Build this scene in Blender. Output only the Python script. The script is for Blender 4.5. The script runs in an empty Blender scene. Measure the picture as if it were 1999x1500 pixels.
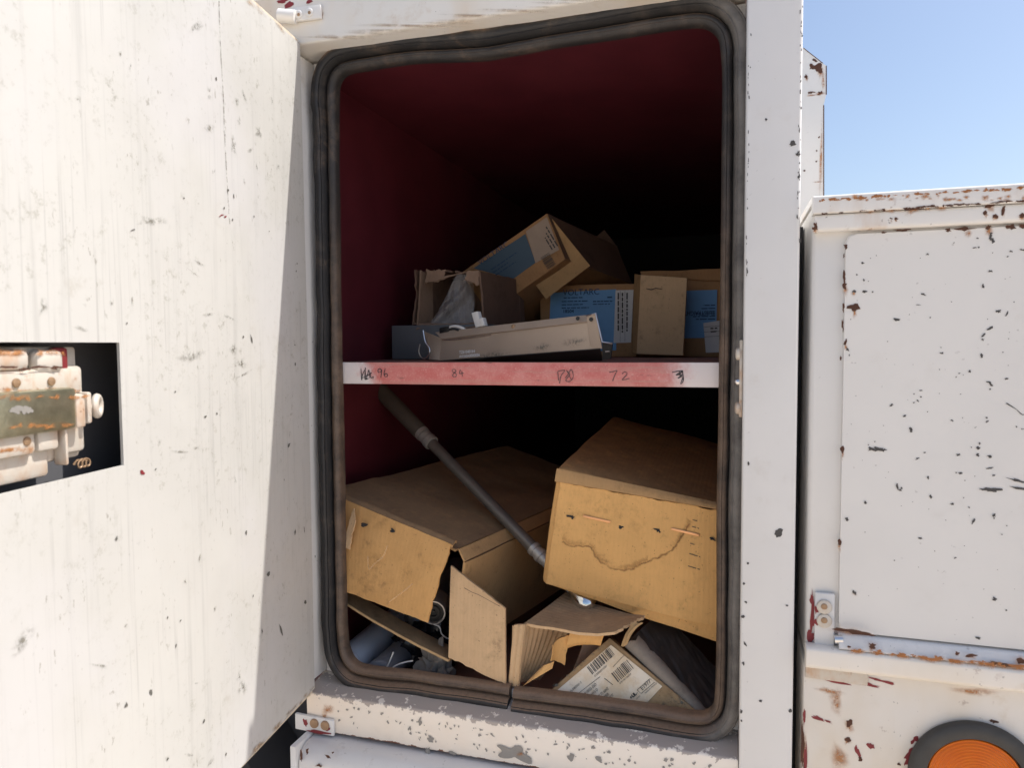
import bpy, bmesh, math, random
from math import sin, cos, radians, pi, sqrt, atan2
from mathutils import Vector, Matrix, noise as mnoise

scene = bpy.context.scene
COL = scene.collection

# ------------------------------------------------------------------ camera
FPX, IW, IH = 1390.0, 1999.0, 1500.0
CAM = Vector((0.0, -1.0, 1.45))
_th, _ph, _rh = radians(17.1), radians(3.15), radians(0.4)
_F0 = Vector((-sin(_th), cos(_th), 0)); _R1 = Vector((cos(_th), sin(_th), 0)); _Z = Vector((0, 0, 1))
CF = _F0 * cos(_ph) - _Z * sin(_ph); _U1 = _Z * cos(_ph) + _F0 * sin(_ph)
CR = _R1 * cos(_rh) - _U1 * sin(_rh); CU = _U1 * cos(_rh) + _R1 * sin(_rh)
cam_d = bpy.data.cameras.new('camera'); cam = bpy.data.objects.new('camera', cam_d); COL.objects.link(cam)
cam.matrix_world = Matrix(((CR.x, CU.x, -CF.x, CAM.x), (CR.y, CU.y, -CF.y, CAM.y), (CR.z, CU.z, -CF.z, CAM.z), (0, 0, 0, 1)))
cam_d.sensor_width = 36.0; cam_d.lens = FPX / IW * 36.0
cam_d.clip_start = 0.02; cam_d.clip_end = 5000
cam_d.dof.use_dof = True; cam_d.dof.focus_distance = 1.12; cam_d.dof.aperture_fstop = 9.0
scene.camera = cam

# ------------------------------------------------------------------ sky, sun, exposure
SUN = Vector((0.58, 0.18, 1.0)).normalized()
world = bpy.data.worlds.new('World'); scene.world = world; world.use_nodes = True
wn = world.node_tree; wn.nodes.clear()
sky = wn.nodes.new('ShaderNodeTexSky'); sky.sky_type = 'NISHITA'; sky.sun_disc = False
sky.sun_elevation = math.asin(SUN.z); sky.sun_rotation = atan2(SUN.x, SUN.y)
sky.altitude = 300; sky.air_density = 1.0; sky.dust_density = 3.0; sky.ozone_density = 1.0
bg = wn.nodes.new('ShaderNodeBackground'); bg.inputs[1].default_value = 0.113
wo = wn.nodes.new('ShaderNodeOutputWorld')
wn.links.new(sky.outputs[0], bg.inputs[0]); wn.links.new(bg.outputs[0], wo.inputs[0])
sd = bpy.data.lights.new('sun', 'SUN'); sd.energy = 3.2; sd.angle = radians(0.5); sd.color = (1.0, 0.955, 0.89)
so = bpy.data.objects.new('sun', sd); COL.objects.link(so)
so.rotation_euler = SUN.to_track_quat('Z', 'Y').to_euler(); so.location = (3, 1, 6)
vs = scene.view_settings; vs.view_transform = 'Standard'; vs.look = 'None'; vs.gamma = 1.0; vs.use_curve_mapping = False
vs.exposure = 0.72
scene.cycles.max_bounces = 10; scene.cycles.diffuse_bounces = 7; scene.cycles.transparent_max_bounces = 16

# ------------------------------------------------------------------ measuring helpers
def ray(x, y): return CF + CR * ((x - 999.5) / FPX) + CU * ((750 - y) / FPX)
def P(x, y, Y=0.0):
    r = ray(x, y); return CAM + r * ((Y + 1.0) / r.y)
def PX(x, y, X):
    r = ray(x, y); return CAM + r * (X / r.x)
def PL(x, y, o, n):
    r = ray(x, y); return CAM + r * ((o - CAM).dot(n) / r.dot(n))
def V(*a): return Vector(a)
def rnd(a, b): return random.uniform(a, b)
random.seed(7)

# ------------------------------------------------------------------ mesh helpers
def link(o, parent):
    COL.objects.link(o)
    if parent is not None:
        o.parent = parent
        o.matrix_parent_inverse = Matrix.Translation(-WORLD_OF[parent.name])
    return o
WORLD_OF = {}
def thing(name, label, cat, loc, group=None):
    o = bpy.data.objects.new(name, None); COL.objects.link(o)
    o.location = loc; o.empty_display_size = 0.05
    o['label'] = label; o['category'] = cat
    if group: o['group'] = group
    WORLD_OF[o.name] = Vector(loc)
    return o
def tag(o, label=None, cat=None, group=None, kind=None):
    if label: o['label'] = label
    if cat: o['category'] = cat
    if group: o['group'] = group
    if kind: o['kind'] = kind
    return o
def mob(name, verts, faces, mat, parent=None, uvs=None, smooth=False, fade=None, kind=None):
    verts = [Vector(v) for v in verts]
    c = sum(verts, Vector()) / len(verts)
    me = bpy.data.meshes.new(name)
    me.from_pydata([v - c for v in verts], [], faces)
    if uvs is not None:
        ul = me.uv_layers.new(name='UVMap')
        for poly in me.polygons:
            for li in poly.loop_indices:
                ul.data[li].uv = uvs[me.loops[li].vertex_index]
    if fade is not None:
        at = me.attributes.new('fade', 'FLOAT', 'POINT')
        for i, f in enumerate(fade): at.data[i].value = f
    me.materials.append(mat)
    if smooth:
        for p in me.polygons: p.use_smooth = True
    o = bpy.data.objects.new(name, me)
    o.location = c
    link(o, parent)
    WORLD_OF[o.name] = c.copy()
    if kind: o['kind'] = kind
    return o
def bm_ob(name, bm, mat, parent=None, smooth=False, boxuv=None, kind=None):
    """bm in world coordinates; boxuv=(ux,uy,uz) axes for metric box mapping"""
    bmesh.ops.recalc_face_normals(bm, faces=bm.faces)
    ul = bm.loops.layers.uv.new('UVMap')
    ax = boxuv or (V(1, 0, 0), V(0, 1, 0), V(0, 0, 1))
    for f in bm.faces:
        d = [abs(f.normal.dot(a)) for a in ax]; k = d.index(max(d))
        a, b = [(1, 2), (0, 2), (0, 1)][k]
        for l in f.loops: l[ul].uv = (l.vert.co.dot(ax[a]), l.vert.co.dot(ax[b]))
        f.smooth = smooth
    c = sum((v.co for v in bm.verts), Vector()) / len(bm.verts)
    for v in bm.verts: v.co -= c
    me = bpy.data.meshes.new(name); bm.to_mesh(me); bm.free(); me.materials.append(mat)
    if smooth:
        try: me.set_sharp_from_angle(angle=radians(40))
        except Exception: pass
    o = bpy.data.objects.new(name, me); o.location = c; link(o, parent); WORLD_OF[o.name] = c.copy()
    if kind: o['kind'] = kind
    return o
def add_obox(bm, o, vx, vy, vz, bevel=0.0, seg=2):
    vs_ = [bm.verts.new(o + vx * i + vy * j + vz * k) for k in (0, 1) for j in (0, 1) for i in (0, 1)]
    fs = [bm.faces.new([vs_[i] for i in q]) for q in ((0, 1, 3, 2), (4, 6, 7, 5), (0, 4, 5, 1), (2, 3, 7, 6), (0, 2, 6, 4), (1, 5, 7, 3))]
    if bevel > 0:
        es = list({e for f in fs for e in f.edges})
        bmesh.ops.bevel(bm, geom=es, offset=bevel, segments=seg, profile=0.5, affect='EDGES')
def box(name, lo, hi, mat, parent=None, bevel=0.002, seg=2, smooth=True):
    bm = bmesh.new(); lo = V(*lo); hi = V(*hi); d = hi - lo
    add_obox(bm, lo, V(d.x, 0, 0), V(0, d.y, 0), V(0, 0, d.z), bevel, seg)
    return bm_ob(name, bm, mat, parent, smooth)
def obox(name, o, vx, vy, vz, mat, parent=None, bevel=0.002, warp=0.0, cuts=0, seed=0):
    bm = bmesh.new(); add_obox(bm, o, vx, vy, vz, bevel)
    if cuts:
        bmesh.ops.subdivide_edges(bm, edges=[e for e in bm.edges if e.calc_length() > 0.03], cuts=cuts, use_grid_fill=True)
        for v in bm.verts:
            q = v.co * 9 + V(seed * 7.1, 0, 0)
            v.co += V(mnoise.noise(q), mnoise.noise(q + V(31, 0, 0)), mnoise.noise(q + V(0, 47, 0))) * warp
    return bm_ob(name, bm, mat, parent, True, (vx.normalized(), vy.normalized(), vz.normalized()))
def prism(name, prof, x0, x1, mat, parent=None, smooth=True):
    """profile [(y,z)] closed, extruded along X"""
    n = len(prof); vs_ = [V(x0, y, z) for y, z in prof] + [V(x1, y, z) for y, z in prof]
    fs = [(i, (i + 1) % n, n + (i + 1) % n, n + i) for i in range(n)] + [tuple(range(n)), tuple(range(2 * n - 1, n - 1, -1))]
    bm = bmesh.new(); bv = [bm.verts.new(v) for v in vs_]
    for f in fs: bm.faces.new([bv[i] for i in f])
    return bm_ob(name, bm, mat, parent, smooth)
def rounded(prof, r, seg=4, skip=()):
    """round the corners of a 2D polyline (closed)"""
    out = []; n = len(prof)
    for i in range(n):
        p0, p, p1 = Vector(prof[i - 1]), Vector(prof[i]), Vector(prof[(i + 1) % n])
        if i in skip: out.append(tuple(p)); continue
        a = (p0 - p); b = (p1 - p); rr = min(r, a.length * .45, b.length * .45)
        a = p + a.normalized() * rr; b = p + b.normalized() * rr
        for k in range(seg + 1):
            t = k / seg; out.append(tuple(a * (1 - t) ** 2 + p * 2 * t * (1 - t) + b * t * t))
    return out
def sheet(name, c, t, mat, parent=None, nu=12, nv=12, warp=0.0, seed=0, bulge=(0, 0), wave=None, ragged=(0, 0, 0, 0), fold=None, smooth=True):
    """thick warped sheet through 4 corners (00,10,11,01); u along 00-10, v along 00-01.
    ragged = tear depth of edges v0,u1,v1,u0; wave=(period,amp) ribs across u; fold=f(u,v)->offset along normal"""
    c00, c10, c11, c01 = c
    N = (c11 - c00).cross(c01 - c10).normalized()
    Lu = ((c10 - c00).length + (c11 - c01).length) / 2; Lv = ((c01 - c00).length + (c11 - c10).length) / 2
    top = []; uv = []
    for j in range(nv + 1):
        for i in range(nu + 1):
            u, v = i / nu, j / nv
            if ragged[0] and j == 0: v += abs(mnoise.noise(V(i * .9 + seed, 3, seed))) * ragged[0]
            if ragged[2] and j == nv: v -= abs(mnoise.noise(V(i * .9 + seed, 9, seed))) * ragged[2]
            if ragged[1] and i == nu: u -= abs(mnoise.noise(V(j * .9 + seed, 5, seed))) * ragged[1]
            if ragged[3] and i == 0: u += abs(mnoise.noise(V(j * .9 + seed, 7, seed))) * ragged[3]
            p = (c00 * (1 - u) + c10 * u) * (1 - v) + (c01 * (1 - u) + c11 * u) * v
            q = p * 11 + V(seed * 3.7, seed, 0)
            d = mnoise.noise(q) * warp + mnoise.noise(q * 3.1) * warp * .35
            d += bulge[0] * 4 * u * (1 - u) + bulge[1] * 4 * v * (1 - v)
            if wave: d += sin(u * Lu / wave[0] * 2 * pi) * wave[1]
            if fold: d += fold(u, v)
            top.append(p + N * d); uv.append((u * Lu + seed * .37, v * Lv + seed * .21))
    n = len(top); W = nu + 1
    vs_ = top + [p - N * t for p in top]; fs = []
    for j in range(nv):
        for i in range(nu):
            a = j * W + i; fs.append((a, a + 1, a + W + 1, a + W)); fs.append((n + a, n + a + W, n + a + W + 1, n + a + 1))
    for i in range(nu):
        a = i; fs.append((a, n + a, n + a + 1, a + 1)); a = nv * W + i; fs.append((a, a + 1, n + a + 1, n + a))
    for j in range(nv):
        a = j * W; fs.append((a, a + W, n + a + W, n + a)); a = j * W + nu; fs.append((a, n + a, n + a + W, a + W))
    o = mob(name, vs_, fs, mat, parent, uvs=uv + uv, smooth=smooth)
    try: o.data.set_sharp_from_angle(angle=radians(50))
    except Exception: pass
    return o
def frame_axes(d):
    d = d.normalized(); a = V(0, 0, 1) if abs(d.z) < .9 else V(1, 0, 0)
    x = a.cross(d).normalized(); return x, d.cross(x).normalized(), d
def tube(name, pts, rad, mat, parent=None, seg=12, cap=True):
    pts = [Vector(p) for p in pts]; n = len(pts)
    rs = rad if isinstance(rad, (list, tuple)) else [rad] * n
    vs_ = []; fs = []; x = None
    for i, p in enumerate(pts):
        d = (pts[min(i + 1, n - 1)] - pts[max(i - 1, 0)]).normalized()
        if x is None: x, y, _ = frame_axes(d)
        else:
            x = (x - d * x.dot(d)).normalized(); y = d.cross(x)
        for k in range(seg):
            a = 2 * pi * k / seg; vs_.append(p + (x * cos(a) + y * sin(a)) * rs[i])
    for i in range(n - 1):
        for k in range(seg):
            a = i * seg + k; b = i * seg + (k + 1) % seg; fs.append((a, b, b + seg, a + seg))
    if cap: fs += [tuple(range(seg - 1, -1, -1)), tuple(range((n - 1) * seg, n * seg))]
    o = mob(name, vs_, fs, mat, parent, smooth=True)
    try: o.data.set_sharp_from_angle(angle=radians(45))
    except Exception: pass
    return o
def lathe(name, prof, c, axis, mat, parent=None, seg=40, a0=0):
    x, y, d = frame_axes(axis); vs_ = []; fs = []; n = len(prof)
    for r, h in prof:
        for k in range(seg):
            a = 2 * pi * k / seg + a0; vs_.append(c + d * h + (x * cos(a) + y * sin(a)) * max(r, 1e-5))
    for i in range(n - 1):
        for k in range(seg):
            a = i * seg + k; b = i * seg + (k + 1) % seg; fs.append((a, b, b + seg, a + seg))
    o = mob(name, vs_, fs, mat, parent, smooth=True)
    try: o.data.set_sharp_from_angle(angle=radians(45))
    except Exception: pass
    return o
def blotches(name, items, ux, uy, mat, parent, off=None, irr=.45, n=13, soft=False, lift=.0004):
    """flat irregular patches on a surface: items = (centre, ru, rv, angle)"""
    N = ux.cross(uy).normalized()
    if off is None: off = N * lift
    vs_ = []; fs = []; fd = []
    for ii, (c, ru, rv, ang) in enumerate(items):
        c = c + N * (4e-6 * ii) * (1 if off.dot(N) >= 0 else -1)
        s = rnd(0, 100); base = len(vs_); vs_.append(c + off); fd.append(1.0); ca, sa = cos(ang), sin(ang)
        for ring in ((.5, 1.0),) if soft else ((1.0,),):
            for rr in ring:
                for k in range(n):
                    a = 2 * pi * k / n; w = rr * (1 + irr * mnoise.noise(V(cos(a) * 1.6 + s, sin(a) * 1.6, s)) * 1.6)
                    x, y = cos(a) * ru * w, sin(a) * rv * w
                    vs_.append(c + off + ux * (x * ca - y * sa) + uy * (x * sa + y * ca)); fd.append(.45 if rr < 1 else (0 if soft else 1))
        for k in range(n):
            fs.append((base, base + 1 + k, base + 1 + (k + 1) % n))
            if soft: a, b = base + 1 + k, base + 1 + (k + 1) % n; fs.append((a, a + n, b + n, b))
    return mob(name, vs_, fs, mat, parent, fade=fd, kind='stuff')
def ribbon(name, strokes, w, N, mat, parent, lift=.0005, kind=None, fade_edges=False):
    """flat pen strokes: list of polylines of 3D points"""
    vs_ = []; fs = []; fd = []
    for st in strokes:
        b = len(vs_); n = len(st)
        for i, p in enumerate(st):
            d = (st[min(i + 1, n - 1)] - st[max(i - 1, 0)]).normalized(); s = d.cross(N).normalized()
            ww = w * (.75 + .5 * mnoise.noise(p * 300))
            if fade_edges: vs_ += [p + s * ww + N * lift, p + N * lift, p - s * ww + N * lift]; fd += [0, 1, 0]
            else: vs_ += [p + s * ww / 2 + N * lift, p - s * ww / 2 + N * lift]; fd += [1, 1]
        k = 3 if fade_edges else 2
        for i in range(n - 1):
            a = b + i * k
            for q in range(k - 1): fs.append((a + q, a + q + 1, a + q + 1 + k, a + q + k))
    return mob(name, vs_, fs, mat, parent, fade=fd, kind=kind)
def smooth_path(pts, m=6, closed=False):
    out = []; n = len(pts)
    for i in range(n if closed else n - 1):
        p0 = pts[(i - 1) % n] if closed or i > 0 else pts[0]; p1 = pts[i]; p2 = pts[(i + 1) % n]
        p3 = pts[(i + 2) % n] if closed or i + 2 < n else pts[-1]
        for k in range(m):
            t = k / m
            out.append(.5 * ((2 * p1) + (p2 - p0) * t + (2 * p0 - 5 * p1 + 4 * p2 - p3) * t * t + (3 * p1 - p0 - 3 * p2 + p3) * t ** 3))
    if not closed: out.append(pts[-1].copy())
    return out
def text(name, s, size, o, ux, uy, mat, parent, lift=.0005, align='LEFT', sx=1.0, bold=0.0):
    ux = ux.normalized(); N = ux.cross(uy).normalized(); uy = N.cross(ux)
    cu = bpy.data.curves.new('lettering', 'FONT'); cu.body = s; cu.size = size; cu.align_x = align; cu.offset = bold
    cu.resolution_u = 3
    to = bpy.data.objects.new('lettering', cu); COL.objects.link(to)
    dg = bpy.context.evaluated_depsgraph_get(); me0 = bpy.data.meshes.new_from_object(to.evaluated_get(dg))
    vs_ = [o + ux * (v.co.x * sx) + uy * v.co.y + N * lift for v in me0.vertices]; fs = [tuple(p.vertices) for p in me0.polygons]
    bpy.data.objects.remove(to); bpy.data.curves.remove(cu); bpy.data.meshes.remove(me0)
    return mob(name, vs_, fs, mat, parent)
def quads(name, rects, o, ux, uy, mat, parent, lift=.0032):
    """flat printed bars: rects (x0,y0,x1,y1) in metres on plane o,ux,uy"""
    ux = ux.normalized(); N = ux.cross(uy).normalized(); uy = N.cross(ux); vs_ = []; fs = []
    for a, b, c, d in rects:
        k = len(vs_); vs_ += [o + ux * x + uy * y + N * lift for x, y in ((a, b), (c, b), (c, d), (a, d))]; fs.append((k, k + 1, k + 2, k + 3))
    return mob(name, vs_, fs, mat, parent)

# ------------------------------------------------------------------ materials
class G:
    def __init__(s, name, rough=.5, metal=0.0, spec=.5):
        s.m = bpy.data.materials.new(name); s.m.use_nodes = True; s.nt = s.m.node_tree; s.nt.nodes.clear()
        s.out = s.nt.nodes.new('ShaderNodeOutputMaterial'); s.b = s.nt.nodes.new('ShaderNodeBsdfPrincipled')
        s.nt.links.new(s.b.outputs[0], s.out.inputs[0])
        s.b.inputs['Roughness'].default_value = rough; s.b.inputs['Metallic'].default_value = metal
        s.b.inputs['Specular IOR Level'].default_value = spec
        g = s.nt.nodes.new('ShaderNodeNewGeometry'); s.pos = g.outputs['Position']; s.nrm = g.outputs['Normal']
        s.uv = s.nt.nodes.new('ShaderNodeTexCoord').outputs['UV']
    def put(s, sock, val):
        if isinstance(val, bpy.types.NodeSocket): s.nt.links.new(val, sock)
        elif isinstance(val, (tuple, list)) and len(val) == 3 and sock.type == 'RGBA': sock.default_value = (*val, 1)
        else: sock.default_value = val
    def node(s, t, ins=(), **kw):
        n = s.nt.nodes.new(t)
        for k, v in kw.items(): setattr(n, k, v)
        for k, v in dict(ins).items(): s.put(n.inputs[k], v)
        return n
    def vec(s, v, sc): return s.node('ShaderNodeVectorMath', {0: v, 1: sc}, operation='MULTIPLY').outputs[0]
    def noise(s, scale, detail=4, rough=.55, vec=None, stretch=None, dist=0.0):
        v = s.pos if vec is None else vec
        if stretch: v = s.vec(v, stretch)
        return s.node('ShaderNodeTexNoise', {'Vector': v, 'Scale': scale, 'Detail': detail, 'Roughness': rough, 'Distortion': dist}).outputs['Fac']
    def step(s, f, a, b, lo=0.0, hi=1.0):
        return s.node('ShaderNodeMapRange', {'Value': f, 'From Min': a, 'From Max': b, 'To Min': lo, 'To Max': hi}, interpolation_type='SMOOTHSTEP').outputs[0]
    def mix(s, f, a, b):
        n = s.nt.nodes.new('ShaderNodeMix'); n.data_type = 'RGBA'; s.put(n.inputs[0], f); s.put(n.inputs[6], a); s.put(n.inputs[7], b); return n.outputs[2]
    def math(s, op, a, b=0.0): return s.node('ShaderNodeMath', {0: a, 1: b}, operation=op).outputs[0]
    def sep(s, v): return s.node('ShaderNodeSeparateXYZ', {0: v}).outputs
    def color(s, c): s.put(s.b.inputs['Base Color'], c); return s
    def rough(s, r): s.put(s.b.inputs['Roughness'], r); return s
    def bump(s, h, strength=.3, dist=.001):
        n = s.node('ShaderNodeBump', {'Height': h, 'Strength': strength, 'Distance': dist}); s.nt.links.new(n.outputs[0], s.b.inputs['Normal']); return s
    def fade(s, amount=1.0, nz=None):
        a = s.node('ShaderNodeAttribute', attribute_name='fade').outputs['Fac']
        a = s.step(a, 0.0, 1.0, 0.0, amount)
        if nz is not None: a = s.math('MULTIPLY', a, nz)
        s.put(s.b.inputs['Alpha'], a); return s

def paint(name, base, rough=.42, dirt=(.46, .40, .33), dirt_amt=.35, streak=0.0, spec=.0, edge=None, rust=None, warm=None, k=1.0):
    g = G(name, rough)
    if k != 1.0: g.pos = g.vec(g.pos, (k, k, k))
    n1 = g.noise(3.0, 5); n2 = g.noise(26, 6, .65); n3 = g.noise(240, 4, .7)
    c = g.mix(g.step(n1, .35, .7), base, tuple(x * .93 for x in base))
    if warm: c = g.mix(g.step(g.noise(5, 4, .6, stretch=(1, 1, .6)), .45, .68, 0, .7), c, warm)
    d = g.math('MULTIPLY', g.step(n2, .5, .75), g.step(g.noise(7, 5, .6), .48, .68))
    c = g.mix(g.math('MULTIPLY', d, dirt_amt), c, dirt)
    c = g.mix(g.step(n3, .66, .8, 0, .22), c, dirt)
    if streak:
        st = g.noise(60, 4, .7, stretch=(1, 1, .035))
        c = g.mix(g.step(st, .52, .72, 0, streak), c, tuple(x * .80 for x in base))
        st2 = g.noise(210, 3, .6, stretch=(1, 1, .02)); c = g.mix(g.math('MULTIPLY', g.step(st2, .55, .7, 0, streak), g.step(g.noise(5, 4), .42, .6)), c, tuple(x * .74 for x in base))
        c = g.mix(g.math('MULTIPLY', g.step(g.noise(75, 6, .8), .53, .68, 0, .62), g.step(g.noise(6, 5, .65), .42, .60)), c, (.33, .32, .27))
        c = g.mix(g.step(g.noise(3.2, 4, .55), .5, .68, 0, .55), c, tuple(x * y for x, y in zip(base, (1.02, 1.02, 1.08))))
        sc = g.math('MULTIPLY', g.step(g.noise(190, 3, .6, stretch=(1, 1, .4)), .63, .68), g.step(g.noise(16, 4, .7), .5, .62))
        c = g.mix(g.math('MULTIPLY', sc, .6), c, (.24, .22, .18))
        bl = g.step(g.noise(9, 3, .5), .62, .74, 0, .3); c = g.mix(bl, c, tuple(x * .9 for x in base))
    if spec:
        sp = g.math('MULTIPLY', g.step(g.noise(150, 2, .5), .70, .715), g.step(g.noise(20, 3), .48, .62))
        c = g.mix(g.math('MULTIPLY', sp, spec), c, (.07, .05, .045))
    if rust:
        r = g.math('MULTIPLY', g.step(g.noise(34, 6, .7), .60, .66), g.step(g.noise(9, 4), .50, .66))
        c = g.mix(g.math('MULTIPLY', r, rust), c, (.16, .055, .02))
        r2 = g.math('MULTIPLY', g.step(g.noise(14, 5, .6, stretch=(1, 1, .3)), .55, .75), rust * .45)
        c = g.mix(r2, c, (.50, .30, .15))
    if edge:   # worn-off bands at given heights: list of (z, reach, colour)
        z = g.sep(g.pos)[2]; wn_ = g.noise(48, 7, .72); wn2 = g.noise(12, 4)
        for zz, reach, colr in edge:
            dd = g.math('DIVIDE', g.math('ABSOLUTE', g.math('SUBTRACT', z, zz)), reach)
            f = g.math('SUBTRACT', g.math('ADD', g.math('MULTIPLY', wn_, 1.25), g.math('MULTIPLY', wn2, .55)), g.math('MULTIPLY', dd, .55))
            c = g.mix(g.step(f, .70, .72), c, colr)
    g.color(c); g.rough(g.step(n2, .3, .75, rough - .06, rough + .16))
    g.bump(g.math('ADD', g.math('MULTIPLY', n2, .6), n1), .12, .002)
    return g.m
WHITE = (.76, .75, .73)
M_frame = paint('weathered white paint', WHITE, .42, dirt_amt=.5, spec=.5)
M_header = paint('dusty white header paint', (.76, .74, .70), .5, dirt=(.48, .36, .25), dirt_amt=.9, spec=.5, warm=(.68, .56, .42))
M_pillar = paint('grey white pillar paint', (.72, .71, .695), .38, dirt_amt=.25, spec=.15)
M_sill = paint('peeling sill paint', (.86, .79, .70), .5, dirt_amt=.4, spec=.8, warm=(.82, .72, .61), edge=[(.881, .019, (.40, .35, .315)), (.813, .007, (.17, .07, .04))])
M_bin = paint('chalky white bin paint', (.73, .715, .69), .42, dirt_amt=.25, spec=.25)
M_binlip = paint('rust stained lip paint', (.75, .735, .71), .45, dirt=(.5, .34, .2), dirt_amt=.6, spec=.5, rust=.9)
M_fender = paint('stained fender paint', (.82, .77, .70), .42, dirt=(.55, .42, .26), dirt_amt=.5, spec=.5, rust=.45, warm=(.72, .62, .48))
M_door = paint('scuffed cream door paint', (.575, .565, .535), .5, dirt=(.36, .33, .27), dirt_amt=.7, streak=.62, spec=.12)
M_hem = paint('grimy hem paint', (.70, .60, .46), .55, dirt=(.32, .22, .13), dirt_amt=.95, rust=.25)
M_step = paint('step paint', (.70, .69, .68), .3, dirt_amt=.3, spec=.5, rust=.25)
M_latch = paint('latch paint', (.60, .55, .48), .4, dirt=(.36, .17, .07), dirt_amt=1.0, rust=.9, warm=(.50, .27, .13), k=5.0)
def plain(name, c, rough=.5, metal=0.0, var=.15, scale=30, bump=.15, spec=.5):
    g = G(name, rough, metal, spec); n = g.noise(scale, 5, .6)
    g.color(g.mix(n, tuple(x * (1 - var) for x in c), tuple(min(1, x * (1 + var)) for x in c))); g.bump(n, bump, .001); return g.m
g = G('maroon compartment paint', .5); n = g.noise(7, 6, .6); n2 = g.noise(60, 4, .7)
c = g.mix(g.step(n, .3, .7), (.10, .014, .023), (.135, .021, .032)); c = g.mix(g.step(n2, .62, .8, 0, .25), c, (.16, .07, .06))
c = g.mix(g.step(g.sep(g.nrm)[2], .5, .9, 0, .8), c, (.30, .17, .12)); g.color(c); g.bump(n2, .1, .001); M_maroon = g.m
g = G('dusty shelf', .7); n = g.noise(18, 6, .65)
g.color(g.mix(g.step(n, .3, .7), (.26, .10, .08), (.34, .20, .15))); M_shelf = g.m
# faded red shelf lip with white ends
g = G('faded red shelf lip', .6); x = g.sep(g.pos)[0]; n = g.noise(40, 6, .7); nf = g.noise(330, 3, .7)
wob = g.math('MULTIPLY', g.math('SUBTRACT', g.noise(22, 5, .7), .5), .12); xx = g.math('ADD', x, wob)
red = g.mix(g.step(n, .3, .7), (.50, .125, .115), (.57, .22, .20)); red = g.mix(g.step(nf, .52, .78, 0, .42), red, (.72, .50, .45))
red = g.mix(g.step(g.noise(45, 6, .75, stretch=(.12, 1, 2.2)), .48, .66, 0, .6), red, (.44, .24, .20)); red = g.mix(g.step(g.noise(130, 4, .75, stretch=(.2, 1, 1)), .64, .70, 0, .7), red, (.22, .09, .08))
endm = g.math('MAXIMUM', g.step(xx, -.555, -.60), g.step(xx, -.11, -.045)); c = g.mix(endm, red, (.70, .64, .63))
g.color(c); g.bump(nf, .2, .0006); M_lip = g.m
# rubber with settled dust
g = G('dusty rubber', .55); n = g.noise(24, 6, .65); nf = g.noise(160, 4, .75); s = g.sep(g.nrm)
rub = g.mix(n, (.012, .012, .0135), (.028, .027, .028))
rub = g.mix(g.step(n, .50, .70, 0, .4), rub, (.10, .08, .065)); rub = g.mix(g.step(nf, .62, .76, 0, .22), rub, (.16, .12, .09))
fa = g.node('ShaderNodeAttribute', attribute_name='fade').outputs['Fac']; dustc = g.mix(nf, (.15, .095, .062), (.27, .18, .12))
lipm = g.math('MULTIPLY', g.math('MULTIPLY', g.step(fa, .36, .26), g.step(g.sep(g.pos)[2], 1.78, 1.40, .06, .62)), g.step(n, .3, .62, .25, .9)); c = g.mix(lipm, rub, dustc)
up = g.math('MULTIPLY', g.step(s[2], .35, .9), g.step(nf, .2, .5, .65, 1)); c = g.mix(up, c, dustc)
pat = g.math('MULTIPLY', g.step(g.noise(9, 6, .72, dist=.8), .53, .66, 0, .45), g.step(nf, .3, .6)); c = g.mix(pat, c, (.15, .105, .075))
topm = g.math('MULTIPLY', g.step(g.sep(g.pos)[2], 1.84, 1.87), g.math('MULTIPLY', g.step(fa, .72, .95), g.step(g.noise(10, 5, .7), .42, .55, 0, .9))); c = g.mix(topm, c, (.30, .19, .115))
rx = g.math('MULTIPLY', g.step(g.sep(g.pos)[0], -.05, -.012), g.math('MULTIPLY', g.step(fa, .3, .5), g.step(n, .25, .6, .3, .8))); c = g.mix(rx, c, (.20, .185, .17))
ck = g.node('ShaderNodeTexVoronoi', {'Vector': g.pos, 'Scale': 70}, feature='DISTANCE_TO_EDGE').outputs['Distance']; g.color(c); g.bump(g.math('ADD', nf, g.math('MULTIPLY', g.step(ck, 0, .06), .5)), .35, .0010); M_rubber = g.m
def card(name, base, dusty=.6, fibre=1.0, ribs=None, dark=.75):
    g = G(name, .82, spec=.2); n = g.noise(6, 5, .6); nf = g.noise(420, 3, .7, stretch=(1, 1, .25)); nm = g.noise(45, 5, .65)
    c = g.mix(g.step(n, .3, .7), base, tuple(x * .86 for x in base)); c = g.mix(g.step(nm, .45, .7, 0, .35), c, tuple(x * dark for x in base))
    c = g.mix(g.step(nf, .55, .75, 0, .35 * fibre), c, tuple(x * .7 for x in base)); u = g.sep(g.uv)[0]
    fl = g.math('SINE', g.math('MULTIPLY', u, 2 * pi / .0075)); c = g.mix(g.step(fl, .2, 1, 0, .10), c, tuple(x * .75 for x in base))
    c = g.mix(g.step(nm, .60, .75, 0, .4), c, (.16, .09, .05)); c = g.mix(g.math('MULTIPLY', g.step(g.noise(13, 6, .7), .50, .72), g.step(g.noise(90, 5, .8), .35, .65, 0, .55)), c, tuple(x * .42 for x in base)); c = g.mix(g.step(g.noise(260, 2, .5), .70, .73, 0, .5), c, (.10, .06, .035))
    z = g.sep(g.nrm)[2]; c = g.mix(g.math('MULTIPLY', g.step(z, .35, .9), g.step(nm, .2, .55, dusty * .6, dusty)), c, (.15, .105, .075))  # dust on upward faces, its colour darkened for the shade on carton tops
    g.color(c); h = g.math('ADD', g.math('MULTIPLY', fl, .25), g.math('ADD', nf, g.math('MULTIPLY', nm, 1.5))); g.bump(h, .22, .0012); return g.m
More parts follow.
